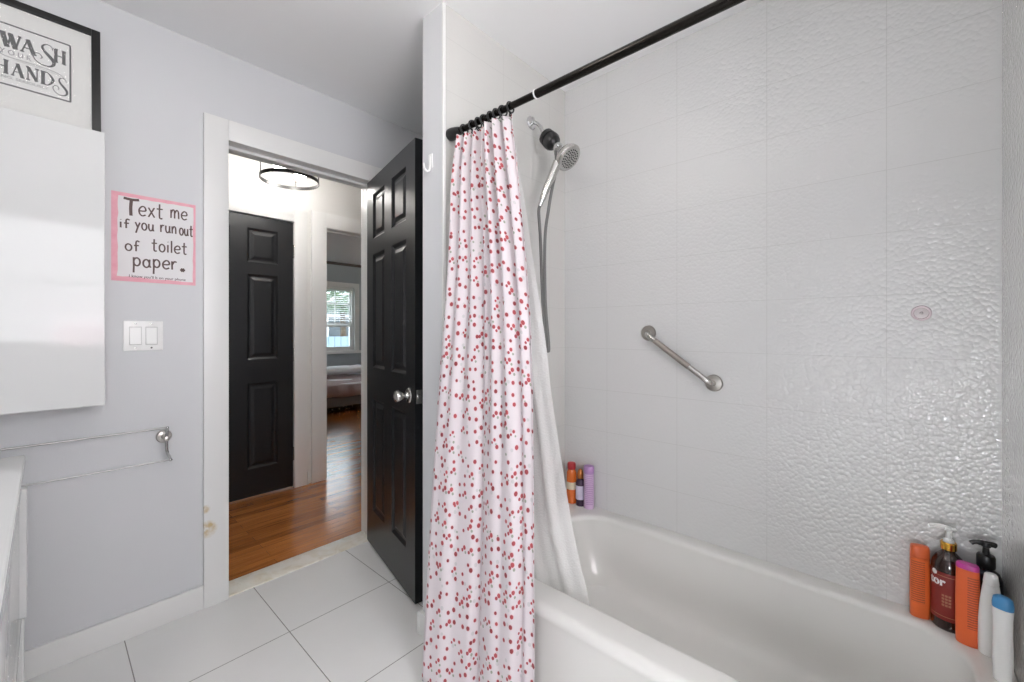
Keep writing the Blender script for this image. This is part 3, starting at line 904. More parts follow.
# navy pump bottle in the corner
x, y = 1.752, -.1985
t = thing('pump_bottle', 'dark navy bottle with black pump in the wall corner', 'bottle', (x, y, TR), face(x, y, .3), 'toiletries in the right tub corner')
b = bm_new(); lathe(b, [(.029, 0), (.0325, .004), (.033, .012), (.033, .158), (.0315, .174), (.026, .188), (.0145, .196), (.0145, .204)], 36); obj('bottle_body', b, M['navy'], t)
b = bm_new(); lathe(b, [(.0175, .200), (.0185, .203), (.0185, .230), (.0165, .235), (.0075, .237), (.0065, .255), (.010, .257), (.0105, .266), (.009, .270)], 24)
tube(b, catmull([(.006, 0, .264), (-.012, 0, .266), (-.024, 0, .264), (-.03, 0, .259)], 4), [.0075] * 6 + [.006] * 6 + [.005], 12)
tube(b, catmull([(0, 0, .264), (.012, 0, .265), (.02, 0, .263)], 4), [.0075] * 8 + [.006], 12)
obj('pump', b, M['black_plastic'], t)

# white bottle with a narrow shoulder
x, y = 1.672, -.1985
t = thing('lotion_bottle', 'plain white bottle with slim shoulder, before the navy bottle', 'bottle', (x, y, TR), face(x, y, -.2), 'toiletries in the right tub corner')
loft('bottle_body', [(0, .020, .014), (.003, .0235, .016), (.03, .024, .0165), (.09, .0235, .016), (.14, .0205, .0145), (.175, .0165, .0125), (.186, .015, .0115)], M['white_plastic'], t, 2.3)
loft('cap', [(.1865, .0145, .0112), (.192, .0148, .0115), (.212, .0125, .0105), (.2155, .010, .009)], pm('offwhite_cap', (228, 228, 226), .4), t, 2.1)

# white tube with blue end
x, y = 1.568, -.2055
t = thing('lotion_bottle', 'white bottle with blue top nearest the camera in the tub corner', 'bottle', (x, y, TR), face(x, y, -.3), 'toiletries in the right tub corner')
loft('bottle_body', [(0, .014, .011), (.003, .0165, .013), (.05, .0175, .0145), (.11, .0165, .014), (.15, .0165, .0135), (.178, .0180, .0135)], M['white_plastic'], t, 2.3)
loft('cap', [(.1782, .0182, .0137), (.19, .0185, .0138), (.203, .0165, .012), (.207, .011, .008)], M['blue_cap'], t, 2.4)

# three bottles in the far corner
x, y = 1.764, 1.086
t = thing('shaving_can', 'lilac aerosol can in the far tub corner', 'can', (x, y, TR), face(x, y), 'toiletries in the far tub corner')
b = bm_new(); lathe(b, [(.0225, 0), (.0245, .003), (.0245, .165), (.023, .172)], 32); obj('can_body', b, M['lilac'], t)
b = bm_new(); lathe(b, [(.0245, .170), (.025, .172), (.025, .196), (.022, .203), (.010, .206)], 32); obj('cap', b, M['lilac_cap'], t)
x, y = 1.765, 1.135
t = thing('spray_bottle', 'plum bottle with pale label and copper cap in the far tub corner', 'bottle', (x, y, TR), face(x, y), 'toiletries in the far tub corner')
b = bm_new(); lathe(b, [(.021, 0), (.0225, .003), (.0225, .112), (.018, .124), (.011, .13), (.011, .134)], 30); bo = obj('bottle_body', b, M['plum'], t)
b = bm_new(); lathe(b, [(.0227, .032), (.0229, .033), (.0229, .098), (.0227, .099)], 30, cap=False); obj('label_wrap', b, M['label_lilac'], bo)
b = bm_new(); lathe(b, [(.0135, .132), (.0145, .134), (.0145, .155), (.011, .170), (.006, .176), (.002, .177)], 24); obj('cap', b, M['copper'], t)
x, y = 1.764, 1.186
t = thing('body_wash_bottle', 'orange bottle with red cap half hidden by the liner', 'bottle', (x, y, TR), face(x, y), 'toiletries in the far tub corner')
b = bm_new(); lathe(b, [(.022, 0), (.0245, .003), (.025, .012), (.025, .125), (.024, .15), (.018, .166), (.016, .17)], 30); bo = obj('bottle_body', b, M['orange_liquid'], t)
b = bm_new(); lathe(b, [(.0252, .07), (.0254, .071), (.0254, .105), (.0252, .106)], 30, cap=False); obj('label_wrap', b, M['label_cream'], bo)
b = bm_new(); lathe(b, [(.0195, .168), (.021, .17), (.021, .192), (.018, .198), (.006, .2)], 28); obj('cap', b, M['red_cap'], t)

# ------------------------------------------------------------------ wall cabinet, print
CF = 2.0      # cabinet front
cab = thing('wall_cabinet', 'white high-gloss wall cabinet left of the door', 'cabinet', (-.18, YD0, CAMZ - .254))
x1 = .137 + .18; x0 = -.5 + .18; cz = .933
b = bm_new(); add_box(b, x0 + .001, x1 - .001, CF + .02 - YD0, 0, 0.001, cz - .001, .002); obj('cabinet_body', b, M['white_plastic'], cab)
xm = -.067 + .18 - .10
b = bm_new(); add_box(b, -.0015 + xm, x1, CF - YD0, CF + .0185 - YD0, 0, cz, .003, 3); obj('cabinet_door', b, M['white_gloss'], cab, angle=1)
b = bm_new(); add_box(b, x0, xm - .0045, CF - YD0, CF + .0185 - YD0, 0, cz, .003, 3); obj('cabinet_door', b, M['white_gloss'], cab, angle=1)

CT = CAMZ - .254 + cz
pr = thing('framed_print', 'black framed hand washing print standing on the wall cabinet', 'framed print', (-.0302, 2.135, CT))
# local frame: x along wall, -y out of the wall, z up; leans a little backwards
lean = math.atan2(.04, .42)
pr.rotation_euler = (-lean, 0, 0)
FW, FH, fb = .3316, .425, .0235
b = bm_new()
for (p, q, r_, s_) in ((-FW / 2, -FW / 2 + fb, 0, FH), (FW / 2 - fb, FW / 2, 0, FH), (-FW / 2 + fb, FW / 2 - fb, 0, fb), (-FW / 2 + fb, FW / 2 - fb, FH - fb, FH)):
    add_box(b, p, q, -.010, .012, r_, s_, .0015)
obj('frame', b, M['frame_black'], pr)
b = bm_new(); add_box(b, -FW / 2 + .01, FW / 2 - .01, .0, .006, .01, FH - .01); mo = obj('mat_board', b, M['mat_board'], pr)
PX0, PX1, PZ0, PZ1 = -.0895, .0895, .128, .336
b = bm_new(); add_box(b, PX0, PX1, -.0008, .0, PZ0, PZ1); obj('print_sheet', b, M['print_paper'], pr)
def ribbon(b, pts, w, y, curved=True):
    """flat stroke in the xz plane at depth y; w number or list of widths"""
    pts = [Vector((p[0], 0, p[1])) for p in pts]
    ws = w if isinstance(w, (list, tuple)) else [w] * len(pts)
    if curved and len(pts) > 2:
        n = 6; P = catmull(pts, n)
        ws = [ws[min(i // n, len(ws) - 1)] + (ws[min(i // n + 1, len(ws) - 1)] - ws[min(i // n, len(ws) - 1)]) * ((i % n) / n) for i in range(len(P))]
        pts = P
    L_, R_ = [], []
    for i, p in enumerate(pts):
        d = (pts[min(i + 1, len(pts) - 1)] - pts[max(i - 1, 0)])
        if d.length < 1e-9: d = Vector((1, 0, 0))
        d.normalize(); nn = Vector((-d.z, 0, d.x)) * ws[i] / 2
        L_.append(b.verts.new((p.x + nn.x, y, p.z + nn.z))); R_.append(b.verts.new((p.x - nn.x, y, p.z - nn.z)))
    for i in range(len(pts) - 1):
        b.faces.new((L_[i], R_[i], R_[i + 1], L_[i + 1]))
y_ = -.0011
b = bm_new(); bw = .005
for pts in (((PX0, PZ0), (PX1, PZ0)), ((PX0, PZ1), (PX1, PZ1)), ((PX0, PZ0), (PX0, PZ1)), ((PX1, PZ0), (PX1, PZ1))): ribbon(b, pts, bw, y_)
obj('print_border', b, M['ink'], pr)
SER = {
 'W': ([((.1, 1), (.32, 0), .2), ((.32, 0), (.5, .9), .08), ((.46, 1), (.7, 0), .2), ((.7, 0), (.9, 1), .08)], [(.0, .26, 1), (.36, .58, 1), (.8, 1.0, 1)]),
 'A': ([((.12, 0), (.48, 1), .08), ((.46, 1), (.82, 0), .22), ((.25, .32), (.68, .32), .08)], [(.0, .26, 0), (.66, 1.0, 0)]),
 'H': ([((.2, 0), (.2, 1), .2), ((.8, 0), (.8, 1), .2), ((.2, .52), (.8, .52), .09)], [(.03, .37, 0), (.03, .37, 1), (.63, .97, 0), (.63, .97, 1)]),
 'N': ([((.17, 0), (.17, 1), .08), ((.17, 1), (.82, 0), .22), ((.84, 0), (.84, 1), .08)], [(.02, .32, 0), (.0, .24, 1), (.68, 1.0, 1)]),
 'D': ([((.2, 0), (.2, 1), .2)], [(.03, .4, 0), (.03, .4, 1)]),
}
def serif(b, ch, x0, x1, z0, z1):
    W_, H_ = x1 - x0, z1 - z0
    st, se = SER[ch]
    for (p, q, w_) in st: ribbon(b, [(x0 + p[0] * W_, z0 + p[1] * H_), (x0 + q[0] * W_, z0 + q[1] * H_)], w_ * 1.3 * min(W_, H_), y_)
    for (p, q, zz) in se: ribbon(b, [(x0 + p * W_, z0 + zz * H_), (x0 + q * W_, z0 + zz * H_)], .11 * H_, y_ - .0001)
    if ch == 'D':
        ribbon(b, [(x0 + .2 * W_, z0 + H_), (x0 + .55 * W_, z0 + .98 * H_), (x0 + .88 * W_, z0 + .5 * H_), (x0 + .55 * W_, z0 + .02 * H_), (x0 + .2 * W_, z0)], [.06 * W_, .1 * W_, .22 * W_, .1 * W_, .06 * W_], y_ - .0001)
def swirl_S(b, x0, x1, z0, z1):
    W_, H_ = x1 - x0, z1 - z0
    P = [(.92, .80), (.86, .95), (.66, 1.0), (.46, .88), (.50, .70), (.72, .52), (.93, .34), (.96, .16), (.78, .02), (.48, .0), (.18, .1), (.04, .28), (.12, .44), (.32, .46), (.44, .34), (.36, .26)]
    ws = [.04, .05, .06, .1, .15, .2, .2, .15, .1, .07, .06, .06, .06, .05, .05, .04]
    ribbon(b, [(x0 + p[0] * W_, z0 + p[1] * H_) for p in P], [w_ * W_ * 1.0 for w_ in ws], y_ - .0002)
b = bm_new()
k0 = .0302                                             # world x -> local x
zb = lambda zr: CAMZ + zr - CT                          # camera-relative height -> local z
serif(b, 'W', -.0995 + k0, -.052 + k0, zb(.936), zb(.984)); serif(b, 'A', -.057 + k0, -.020 + k0, zb(.938), zb(.985))
swirl_S(b, -.030 + k0, .0215 + k0, zb(.912), zb(.990)); serif(b, 'H', .018 + k0, .050 + k0, zb(.938), zb(.984))
xs_ = [(-.112, -.080, 'H'), (-.076, -.046, 'A'), (-.044, -.014, 'N'), (-.012, .022, 'D')]
for (p, q, c_) in xs_: serif(b, c_, p + k0, q + k0, zb(.845), zb(.889))
swirl_S(b, .016 + k0, .052 + k0, zb(.822), zb(.886))
ribbon(b, [(-.092 + k0, zb(.923)), (-.098 + k0, zb(.908)), (-.08 + k0, zb(.903)), (-.03 + k0, zb(.903)), (.02 + k0, zb(.900)), (.04 + k0, zb(.892)), (.044 + k0, zb(.883))], [.001, .0016, .0013, .0016, .0016, .0012, .001], y_)
ribbon(b, [(-.07 + k0, zb(.898)), (-.03 + k0, zb(.8975)), (.01 + k0, zb(.895)), (.036 + k0, zb(.890))], .0008, y_)
obj('large_lettering', b, M['ink'], pr)
def flat_text(b, s, size, x, y, z, sx=1.0):
    t_ = text_mesh(s, size, size * .012)
    for v in t_.verts: v.co = Vector((x + v.co.x * sx, y, z + v.co.y))
    merge(b, t_)
b = bm_new(); flat_text(b, 'Y O U R', .024, -.066 + k0, y_, zb(.9185), .8); lab(obj('small_lettering', b, M['ink_light'], pr), 'thin pale grey small lettering')
b = bm_new(); flat_text(b, 'NO, SERIOUSLY', .013, -.045 + k0, y_, zb(.832), 1.15)
lab(obj('small_lettering', b, M['ink_light'], pr), 'thin pale grey small lettering')
b = bm_new(); add_box(b, -FW / 2 + .015, FW / 2 - .015, -.0035, -.0022, .015, FH - .015)
obj('glass', b, glass_mat('picture_glass', (240, 240, 240), .05, .05), pr)

# ------------------------------------------------------------------ handwritten sign
SX0, SX1, SZ0, SZ1 = .167, .428, CAMZ + .193, CAMZ + .535
sg = thing('paper_sign', 'pink edged handwritten toilet paper note taped left of the door', 'sign', ((SX0 + SX1) / 2, YD0, SZ0))
sw, shh = SX1 - SX0, SZ1 - SZ0
b = bm_new(); add_box(b, -sw / 2, sw / 2, -.0016, -.0004, 0, shh); obj('pink_backing', b, M['pink'], sg)
b = bm_new()
# white sheet with a wavy crayon edge
pts = []
def edge_pts(p, q, n):
    return [Vector((p[0] + (q[0] - p[0]) * k / n + random.uniform(-.0016, .0016), -.0021, p[1] + (q[1] - p[1]) * k / n + random.uniform(-.0016, .0016))) for k in range(n)]
cr_ = [(-sw / 2 + .017, .019), (sw / 2 - .010, .013), (sw / 2 - .008, shh - .013), (-sw / 2 + .019, shh - .015)]
for i in range(4): pts += edge_pts(cr_[i], cr_[(i + 1) % 4], 14)
b.faces.new([b.verts.new(p) for p in pts]); obj('white_sheet', b, M['paper'], sg)
def circ(cx, cy, rx, ry, a0=60, a1=430, n=9):
    return [(cx + rx * math.cos(math.radians(a0 + (a1 - a0) * k / n)), cy + ry * math.sin(math.radians(a0 + (a1 - a0) * k / n))) for k in range(n + 1)]
GL = {  # width, strokes ; x-height 1
 'e': (.8, [[(.08, .5), (.72, .58), (.66, .92), (.38, 1.0), (.08, .68), (.1, .25), (.38, .02), (.74, .16)]]),
 'x': (.75, [[(.05, 1), (.7, .02)], [(.68, 1.05), (.05, .0)]]),
 't': (.72, [[(.32, 1.55), (.3, .8), (.31, .15), (.45, .0), (.62, .08)], [(.0, 1.0), (.66, 1.04)]]),
 'm': (1.15, [[(.05, 1), (.05, 0)], [(.05, .6), (.28, 1.0), (.48, .85), (.5, 0)], [(.5, .6), (.75, 1.0), (.98, .8), (1.02, 0)]]),
 'i': (.3, [[(.12, 1), (.12, 0)], [(.12, 1.42), (.15, 1.36)]]),
 'f': (.62, [[(.62, 1.45), (.4, 1.6), (.24, 1.35), (.24, .6), (.24, 0)], [(.0, .85), (.55, .9)]]),
 'y': (.75, [[(.05, 1), (.36, .32)], [(.7, 1), (.4, .3), (.12, -.55)]]),
 'o': (.8, [circ(.38, .5, .34, .5)]),
 'u': (.82, [[(.05, 1), (.06, .35), (.28, .02), (.58, .25), (.66, 1)], [(.66, 1), (.66, .3), (.76, 0)]]),
 'r': (.62, [[(.06, 1), (.08, 0)], [(.08, .55), (.3, .95), (.58, .92)]]),
 'n': (.78, [[(.06, 1), (.06, 0)], [(.06, .55), (.34, 1.0), (.6, .8), (.64, 0)]]),
 'l': (.25, [[(.1, 1.6), (.1, 0)]]),
 'p': (.82, [[(.08, 1.05), (.1, .2), (.08, -.7)], circ(.4, .55, .32, .45, 150, 520)]),
 'a': (.85, [circ(.36, .45, .32, .45, 40, 400), [(.7, .95), (.68, .3), (.8, .0)]]),
 'T': (1.1, [[(.02, 1.72), (.6, 1.66), (1.08, 1.74)], [(.55, 1.66), (.5, .8), (.52, 0)]]),
 '.': (.3, [[(.02, .16), (.28, .0)], [(.02, .0), (.28, .16)]]),
}
def write(b, word, a0, a1, bt, bb, wd=.0052):
    """word between fractions a0..a1 of the sheet width, x-height top bt and baseline bb as fractions from the top"""
    tot = sum(GL[c][0] for c in word) + .18 * (len(word) - 1)
    x0 = -sw / 2 + a0 * sw; sc = (a1 - a0) * sw / tot; hgt = (bb - bt) * shh; base = shh - bb * shh
    x = 0
    for c in word:
        gw, st = GL[c]
        for s_ in st:
            big = 1.9 if c == 'T' else (1.5 if c == '.' else 1.0)
            ribbon(b, [(x0 + (x + p[0]) * sc, base + p[1] * hgt) for p in s_], wd * big, -.0025 - .0001 * random.random())
        x += gw + .18
for args in (
    ('T', .13, .31, .14, .25),
    ('ext', .30, .59, .125, .235),
    ('me', .68, .89, .105, .205),
    ('if', .09, .20, .335, .40),
    ('you', .26, .48, .315, .395),
    ('run', .555, .755, .305, .39),
    ('out', .79, .965, .31, .395),
    ('of', .15, .31, .575, .65),
    ('toilet', .45, .89, .535, .625),
    ('paper', .235, .76, .725, .825, .0058),
    ('.', .80, .86, .72, .83, .008),
):
    b = bm_new(); write(b, *args); obj('handwritten_word', b, M['marker'], sg)
b = bm_new(); flat_text(b, "I know you'll b on your phone", .0145, .008, -.0025, shh * .062, 1.0)
obj('small_writing', b, M['marker'], sg)

# ------------------------------------------------------------------ light switch
sp = thing('light_switch', 'white double rocker switch plate below the note', 'light switch', (.26, YD0, CAMZ - .019))
b = bm_new(); add_box(b, -.06, .06, -.006, 0, -.0585, .0585, .003, 3); obj('switch_plate', b, M['white_plastic'], sp)
for cx in (-.024, .024):
    b = bm_new(); add_box(b, cx - .0185, cx + .0185, -.0068, -.0052, -.036, .036, .0006); obj('rocker_surround', b, pm('switch_grey', (196, 196, 194), .4), sp)
    b = bm_new()
    rings(b, [[Vector((cx - .0165, -.0065, -.033)), Vector((cx + .0165, -.0065, -.033)), Vector((cx + .0165, -.0065, .033)), Vector((cx - .0165, -.0065, .033))],
              [Vector((cx - .016, -.0112, -.0325)), Vector((cx + .016, -.0112, -.0325)), Vector((cx + .016, -.0072, .0325)), Vector((cx - .016, -.0072, .0325))]])
    obj('rocker', b, M['white_plastic'], sp)
    for cz_ in (-.0475, .0475):
        b = bm_new(); lathe(b, [(.0032, 0), (.0034, .001), (.001, .0016)], 12, align((cx, -.006, cz_), (0, -1, 0)))
        obj('screw', b, M['rubber'] if (cx > 0 and cz_ < 0) else M['nickel'], sp)

# ------------------------------------------------------------------ towel bar
tb = thing('towel_rack', 'double chrome towel rail on the grey wall below the cabinet', 'towel rail', (.3226, YD0, CAMZ - .428))
def post(x, tbp):
    b = bm_new(); lathe(b, [(.025, 0), (.026, .004), (.022, .010), (.010, .012), (.0085, .05), (.009, .055), (.0105, .062), (.009, .070), (.003, .072)], 28, align((x, 0, 0), (0, -1, 0))); obj('wall_mount', b, M['steel'], tbp)
    b = bm_new(); tube(b, catmull([(x, -.076, .046), (x + .001, -.068, .042), (x, -.062, .012), (x, -.062, -.035), (x + .002, -.064, -.055), (x + .007, -.078, -.072), (x + .008, -.09, -.0795)], 5), .0052, 12)
    sphere(b, (x + .008, -.09, -.0795), .0068, u=14, v=8); sphere(b, (x, -.076, .046), .0056, u=14, v=8)
    obj('bracket', b, M['chrome'], tbp)
post(0, tb); post(-.60, tb)
b = bm_new(); tube(b, [(0, -.076, .046), (-.60, -.076, .046)], .0036, 12); obj('rail', b, M['rail_steel'], tb)
b = bm_new(); tube(b, [(.008, -.09, -.0795), (-.592, -.09, -.0795)], .0030, 12); obj('rail', b, M['rail_steel'], tb)

# ------------------------------------------------------------------ vanity
va = thing('vanity', 'white glossy vanity cabinet at the left edge under the towel rail', 'vanity', (-.32, 1.25, 0))
vy0, vy1 = .75 - 1.25, 1.77 - 1.25; fx = -.036 + .32
b = bm_new(); add_box(b, -.278, fx - .03, vy0 + .01, vy1 - .012, .09, .82, .002); obj('cabinet_body', b, M['white_plastic'], va)
b = bm_new(); add_box(b, -.279, fx, vy0, vy1, .822, .85, .006, 3); obj('countertop', b, M['white_gloss'], va, angle=1)
b = bm_new(); add_box(b, fx - .03, fx - .010, vy0 + .012, vy1 - .05, .43, .805, .004); d_ = obj('drawer_front', b, M['white_gloss'], va)
b = bm_new(); add_box(b, fx - .03, fx + .003, vy1 - .045, vy1 - .010, .42, .766, .004); obj('face_frame', b, M['white_gloss'], va)
b = bm_new(); add_box(b, fx - .03, fx - .002, vy1 - .045, vy1 - .010, .0, .418, .004); obj('face_frame', b, M['white_gloss'], va)
b = bm_new(); add_box(b, fx - .03, fx - .006, vy0 + .012, vy1 - .05, .095, .425, .004); obj('drawer_front', b, M['white_gloss'], va)
b = bm_new(); add_box(b, -.27, fx - .06, vy0 + .03, vy1 - .03, 0, .09, .002); obj('plinth', b, M['white_plastic'], va)

# ------------------------------------------------------------------ bathroom ceiling lamp (above the upper edge of the view)
vl = thing('ceiling_light', 'white globe ceiling light of the bathroom over the vanity side', 'ceiling light', (.35, .88, H))
b = bm_new(); lathe(b, [(.06, -.018), (.07, -.014), (.07, 0)], 28); obj('canopy', b, M['nickel'], vl)
b = bm_new(); lathe(b, [(.02, -.135), (.02, -.01)], 16); obj('stem', b, M['nickel'], vl)
b = bm_new(); sphere(b, (0, 0, -.21), .085, .085, .085, 32, 18); obj('globe', b, M['vanity_globe'], vl)
bulb_light('lamp', vl, (0, 0, -.21), .088, 9, (255, 250, 244))

# ------------------------------------------------------------------ hall lamp
HL = Vector((1.057, 2.88, CAMZ + .975))
hl = thing('ceiling_light', 'black ring ceiling light with bright bulbs in the hallway', 'ceiling light', (HL.x, HL.y, H))
zr = HL.z - H
b = bm_new(); lathe(b, [(.065, -.022), (.07, -.018), (.07, 0)], 28); obj('canopy', b, M['black_metal'], hl)
b = bm_new()
prof = [(.168, zr - .010), (.172, zr - .010), (.172, zr + .011), (.168, zr + .011)]
b2 = bmesh.new(); rg = [[Vector((r_ * math.cos(2 * PI * i / 56), r_ * math.sin(2 * PI * i / 56), z_)) for i in range(56)] for r_, z_ in prof + prof[:1]]
rings(b2, rg, False, False); merge(b, b2); obj('ring', b, M['black_metal'], hl)
for a in (30, 120, 210, 300):
    a_ = math.radians(a + 28)
    b = bm_new(); tube(b, [(.17 * math.cos(a_), .17 * math.sin(a_), zr + .01), (.17 * math.cos(a_), .17 * math.sin(a_), -.03), (.06 * math.cos(a_), .06 * math.sin(a_), -.012)], .003, 8); obj('rod', b, M['black_metal'], hl)
for s in (-1, 1):
    b = bm_new(); tube(b, [(0, 0, -.02), (s * .02, s * .014, -.06), (s * .05, s * .035, -.12), (s * .066, s * .046, -.155)], .008, 10); so = obj('socket', b, M['black_metal'], hl)
    b = bm_new(); sphere(b, (s * .084, s * .059, zr + .058), .036, .036, .034, 20, 12); obj('bulb', b, M['bulb'], so)
    bulb_light('lamp', so, (s * .084, s * .059, zr + .058), .038, 20, (255, 251, 246))

# ------------------------------------------------------------------ bedroom
wn = thing('window_1', 'white double-hung bedroom window seen through the hallway', 'window', (3.395, YB, .83), kind='structure')
w2, wh = .445, 1.15
b = bm_new()
for (p, q, r_, s_) in ((-w2 - .09, -w2, -.02, wh + .09), (w2, w2 + .09, -.02, wh + .09), (-w2, w2, wh, wh + .09)): add_box(b, p, q, -.02, 0, r_, s_, .003)
obj('window_casing', b, M['white_trim'], wn)
b = bm_new(); add_box(b, -w2 - .11, w2 + .11, -.06, .06, -.05, -.02 + .02, .004); obj('window_sill', b, M['white_trim'], wn)
b = bm_new()
for (p, q, r_, s_) in ((-w2, -w2 + .035, 0, wh), (w2 - .035, w2, 0, wh), (-w2 + .035, w2 - .035, 0, .04), (-w2 + .035, w2 - .035, wh - .035, wh)): add_box(b, p, q, .02, .08, r_, s_, .003)
obj('window_frame', b, M['white_trim'], wn)
for nm, z0, z1, yo in (('lower_sash', .04, .47, .03), ('upper_sash', .455, wh - .035, .055)):
    b = bm_new(); e_ = .035
    for (p, q, r_, s_) in ((-w2 + .035, -w2 + .07, z0, z1), (w2 - .07, w2 - .035, z0, z1), (-w2 + .07, w2 - .07, z0, z0 + e_), (-w2 + .07, w2 - .07, z1 - e_, z1)): add_box(b, p, q, yo, yo + .022, r_, s_, .002)
    if nm == 'upper_sash':
        add_box(b, .10, .118, yo, yo + .02, z0 + e_, z1 - e_); add_box(b, -.22, -.20, yo, yo + .02, z0 + e_, z1 - e_); add_box(b, -w2 + .07, w2 - .07, yo, yo + .02, (z0 + z1) / 2 + .06, (z0 + z1) / 2 + .078)
    so = obj(nm, b, M['white_trim'], wn)
    b = bm_new(); add_box(b, -w2 + .068, w2 - .068, yo + .010, yo + .013, z0 + .03, z1 - .03); obj('pane', b, M['pane'], so)
bl = thing('window_blind', 'white slatted blind lowered over the upper half of the bedroom window', 'blind', (3.395, YB + .008, .83 + wh - .03))
b = bm_new(); add_box(b, -w2 + .04, w2 - .04, -.02, .008, -.005, .027, .003); obj('head_rail', b, M['white_plastic'], bl)
b = bm_new()
for k in range(16):
    z = -.03 - k * .036
    rings(b, [[Vector((-w2 + .045, -.018, z - .006)), Vector((-w2 + .045, .008, z + .006)), Vector((-w2 + .045, .008, z + .0075)), Vector((-w2 + .045, -.018, z - .0045))],
              [Vector((w2 - .045, -.018, z - .006)), Vector((w2 - .045, .008, z + .006)), Vector((w2 - .045, .008, z + .0075)), Vector((w2 - .045, -.018, z - .0045))]])
obj('slats', b, M['white_plastic'], bl, smooth=False)
b = bm_new()
for xx in (-.25, .25): tube(b, [(xx, -.005, 0), (xx, -.005, -.62)], .0015, 6)
add_box(b, -w2 + .045, w2 - .045, -.016, .006, -.625, -.605, .002)
obj('bottom_rail', b, M['white_plastic'], bl)

bed = thing('bed', 'low grey upholstered bed with pinkish grey quilt in the far bedroom', 'bed', (3.2, 6.65, 0))
bx0, bx1, by0, by1 = -1.0, .95, -.75, .66
b = bm_new(); add_box(b, bx0, bx1, by0, by1, .095, .235, .02, 3); obj('bed_frame', b, M['bed_grey'], bed)
for sx in (bx0 + .1, bx1 - .1, (bx0 + bx1) / 2):
    for sy in (by0 + .1, by1 - .1):
        b = bm_new(); add_box(b, sx - .03, sx + .03, sy - .03, sy + .03, 0, .096, .004); obj('leg', b, M['black_plastic'], bed)
b = bm_new(); add_box(b, bx0 + .02, bx1 - .02, by0 + .02, by1 - .02, .235, .42, .05, 4); obj('mattress', b, M['sheet'], bed)
b = bm_new()
NX, NY = 40, 26
top = []
for i in range(NX + 1):
    row = []
    for j in range(NY + 1):
        x = bx0 - .01 + (bx1 - bx0 + .02) * i / NX; y = by0 - .012 + (by1 - by0) * j / NY
        z = .432 + .012 * math.sin(x * 5 + y * 3) + .01 * math.sin(y * 9 + x * 2)
        ed = min(1, (j + .01) / 4)
        z -= .03 * (1 - ed) ** 2
        row.append(b.verts.new((x, y, z)))
    top.append(row)
for i in range(NX):
    for j in range(NY): b.faces.new((top[i][j], top[i + 1][j], top[i + 1][j + 1], top[i][j + 1]))
low = [b.verts.new((v[0].co.x, v[0].co.y - .012 + .008 * math.sin(v[0].co.x * 23), .245 + .012 * math.sin(v[0].co.x * 7))) for v in top]
for i in range(NX): b.faces.new((top[i][0], low[i], low[i + 1], top[i + 1][0]))
qo = obj('quilt', b, M['quilt'], bed, angle=70)
mq = qo.modifiers.new('thickness', 'SOLIDIFY'); mq.thickness = .015
b = bm_new(); lathe(b, [(.022, .09), (.022, .62), (.03, .63), (.036, .66), (.03, .69), (.012, .705), (.004, .708)], 20, Matrix.Translation((-.42, .62, 0))); lab(obj('bedpost', b, M['black_metal'], bed), 'dark bedpost with a rounded top')
b = bm_new(); lathe(b, [(.022, .09), (.022, .62), (.03, .63), (.036, .66), (.03, .69), (.012, .705), (.004, .708)], 20, Matrix.Translation((bx1 - .03, .62, 0))); lab(obj('bedpost', b, M['black_metal'], bed), 'dark bedpost with a rounded top')
pl = bm_new()
rr = []
for k in range(9):
    a = -PI / 2 + PI * k / 8
    zc = .535 + .06 * math.sin(a); e_ = max(.08, math.cos(a)) ** .5
    rr.append([Vector((3.55 + p.x * e_, 6.85 + p.y * e_, zc + .010 * math.sin(p.x * 9))) for p in sell(.72, .22, 0, 3.4, 44)])
rings(pl, rr); tag(obj('pillow', pl, M['sheet'], angle=80), 'long white pillow lying on the bed', 'pillow')
b = bm_new()
rr = []
for k in range(7):
    a = -PI / 2 + PI * k / 6; e_ = max(.15, math.cos(a)) ** .4
    rr.append([Vector((2.98 + p.x * e_, 6.2 + p.y * e_, .042 + .04 * math.sin(a))) for p in sell(.2, .14, 0, 2.6, 28)])
def bag_mat():
    m = bpy.data.materials.new('dark_floral_bag'); t = NT(m)
    v = t.n('ShaderNodeTexVoronoi'); v.inputs['Scale'].default_value = 26; t.l(t.pos(), v.inputs['Vector'])
    c = t.mix(t.math('LESS_THAN', v.outputs['Distance'], .3), lin(34, 40, 38), lin(196, 200, 194)); t.l(c, t.p.inputs['Base Color'])
    return m
rings(b, rr); tag(obj('storage_bag', b, bag_mat(), angle=80), 'dark patterned soft bag lying under the bed', 'bag')

# ceiling globe added out of view, only to brighten the bedroom
bl2 = thing('ceiling_light', 'round white ceiling globe, unseen, added to brighten the far bedroom', 'ceiling light', (3.9, 5.2, H))
b = bm_new(); lathe(b, [(.17, -.02), (.18, -.015), (.18, 0)], 32); obj('canopy', b, M['white_plastic'], bl2)
b = bm_new(); sphere(b, (0, 0, -.13), .11, .11, .11, 28, 16); obj('fill_globe', b, M['bed_fill'], bl2)
bulb_light('lamp', bl2, (0, 0, -.13), .113, 90, (255, 248, 240))

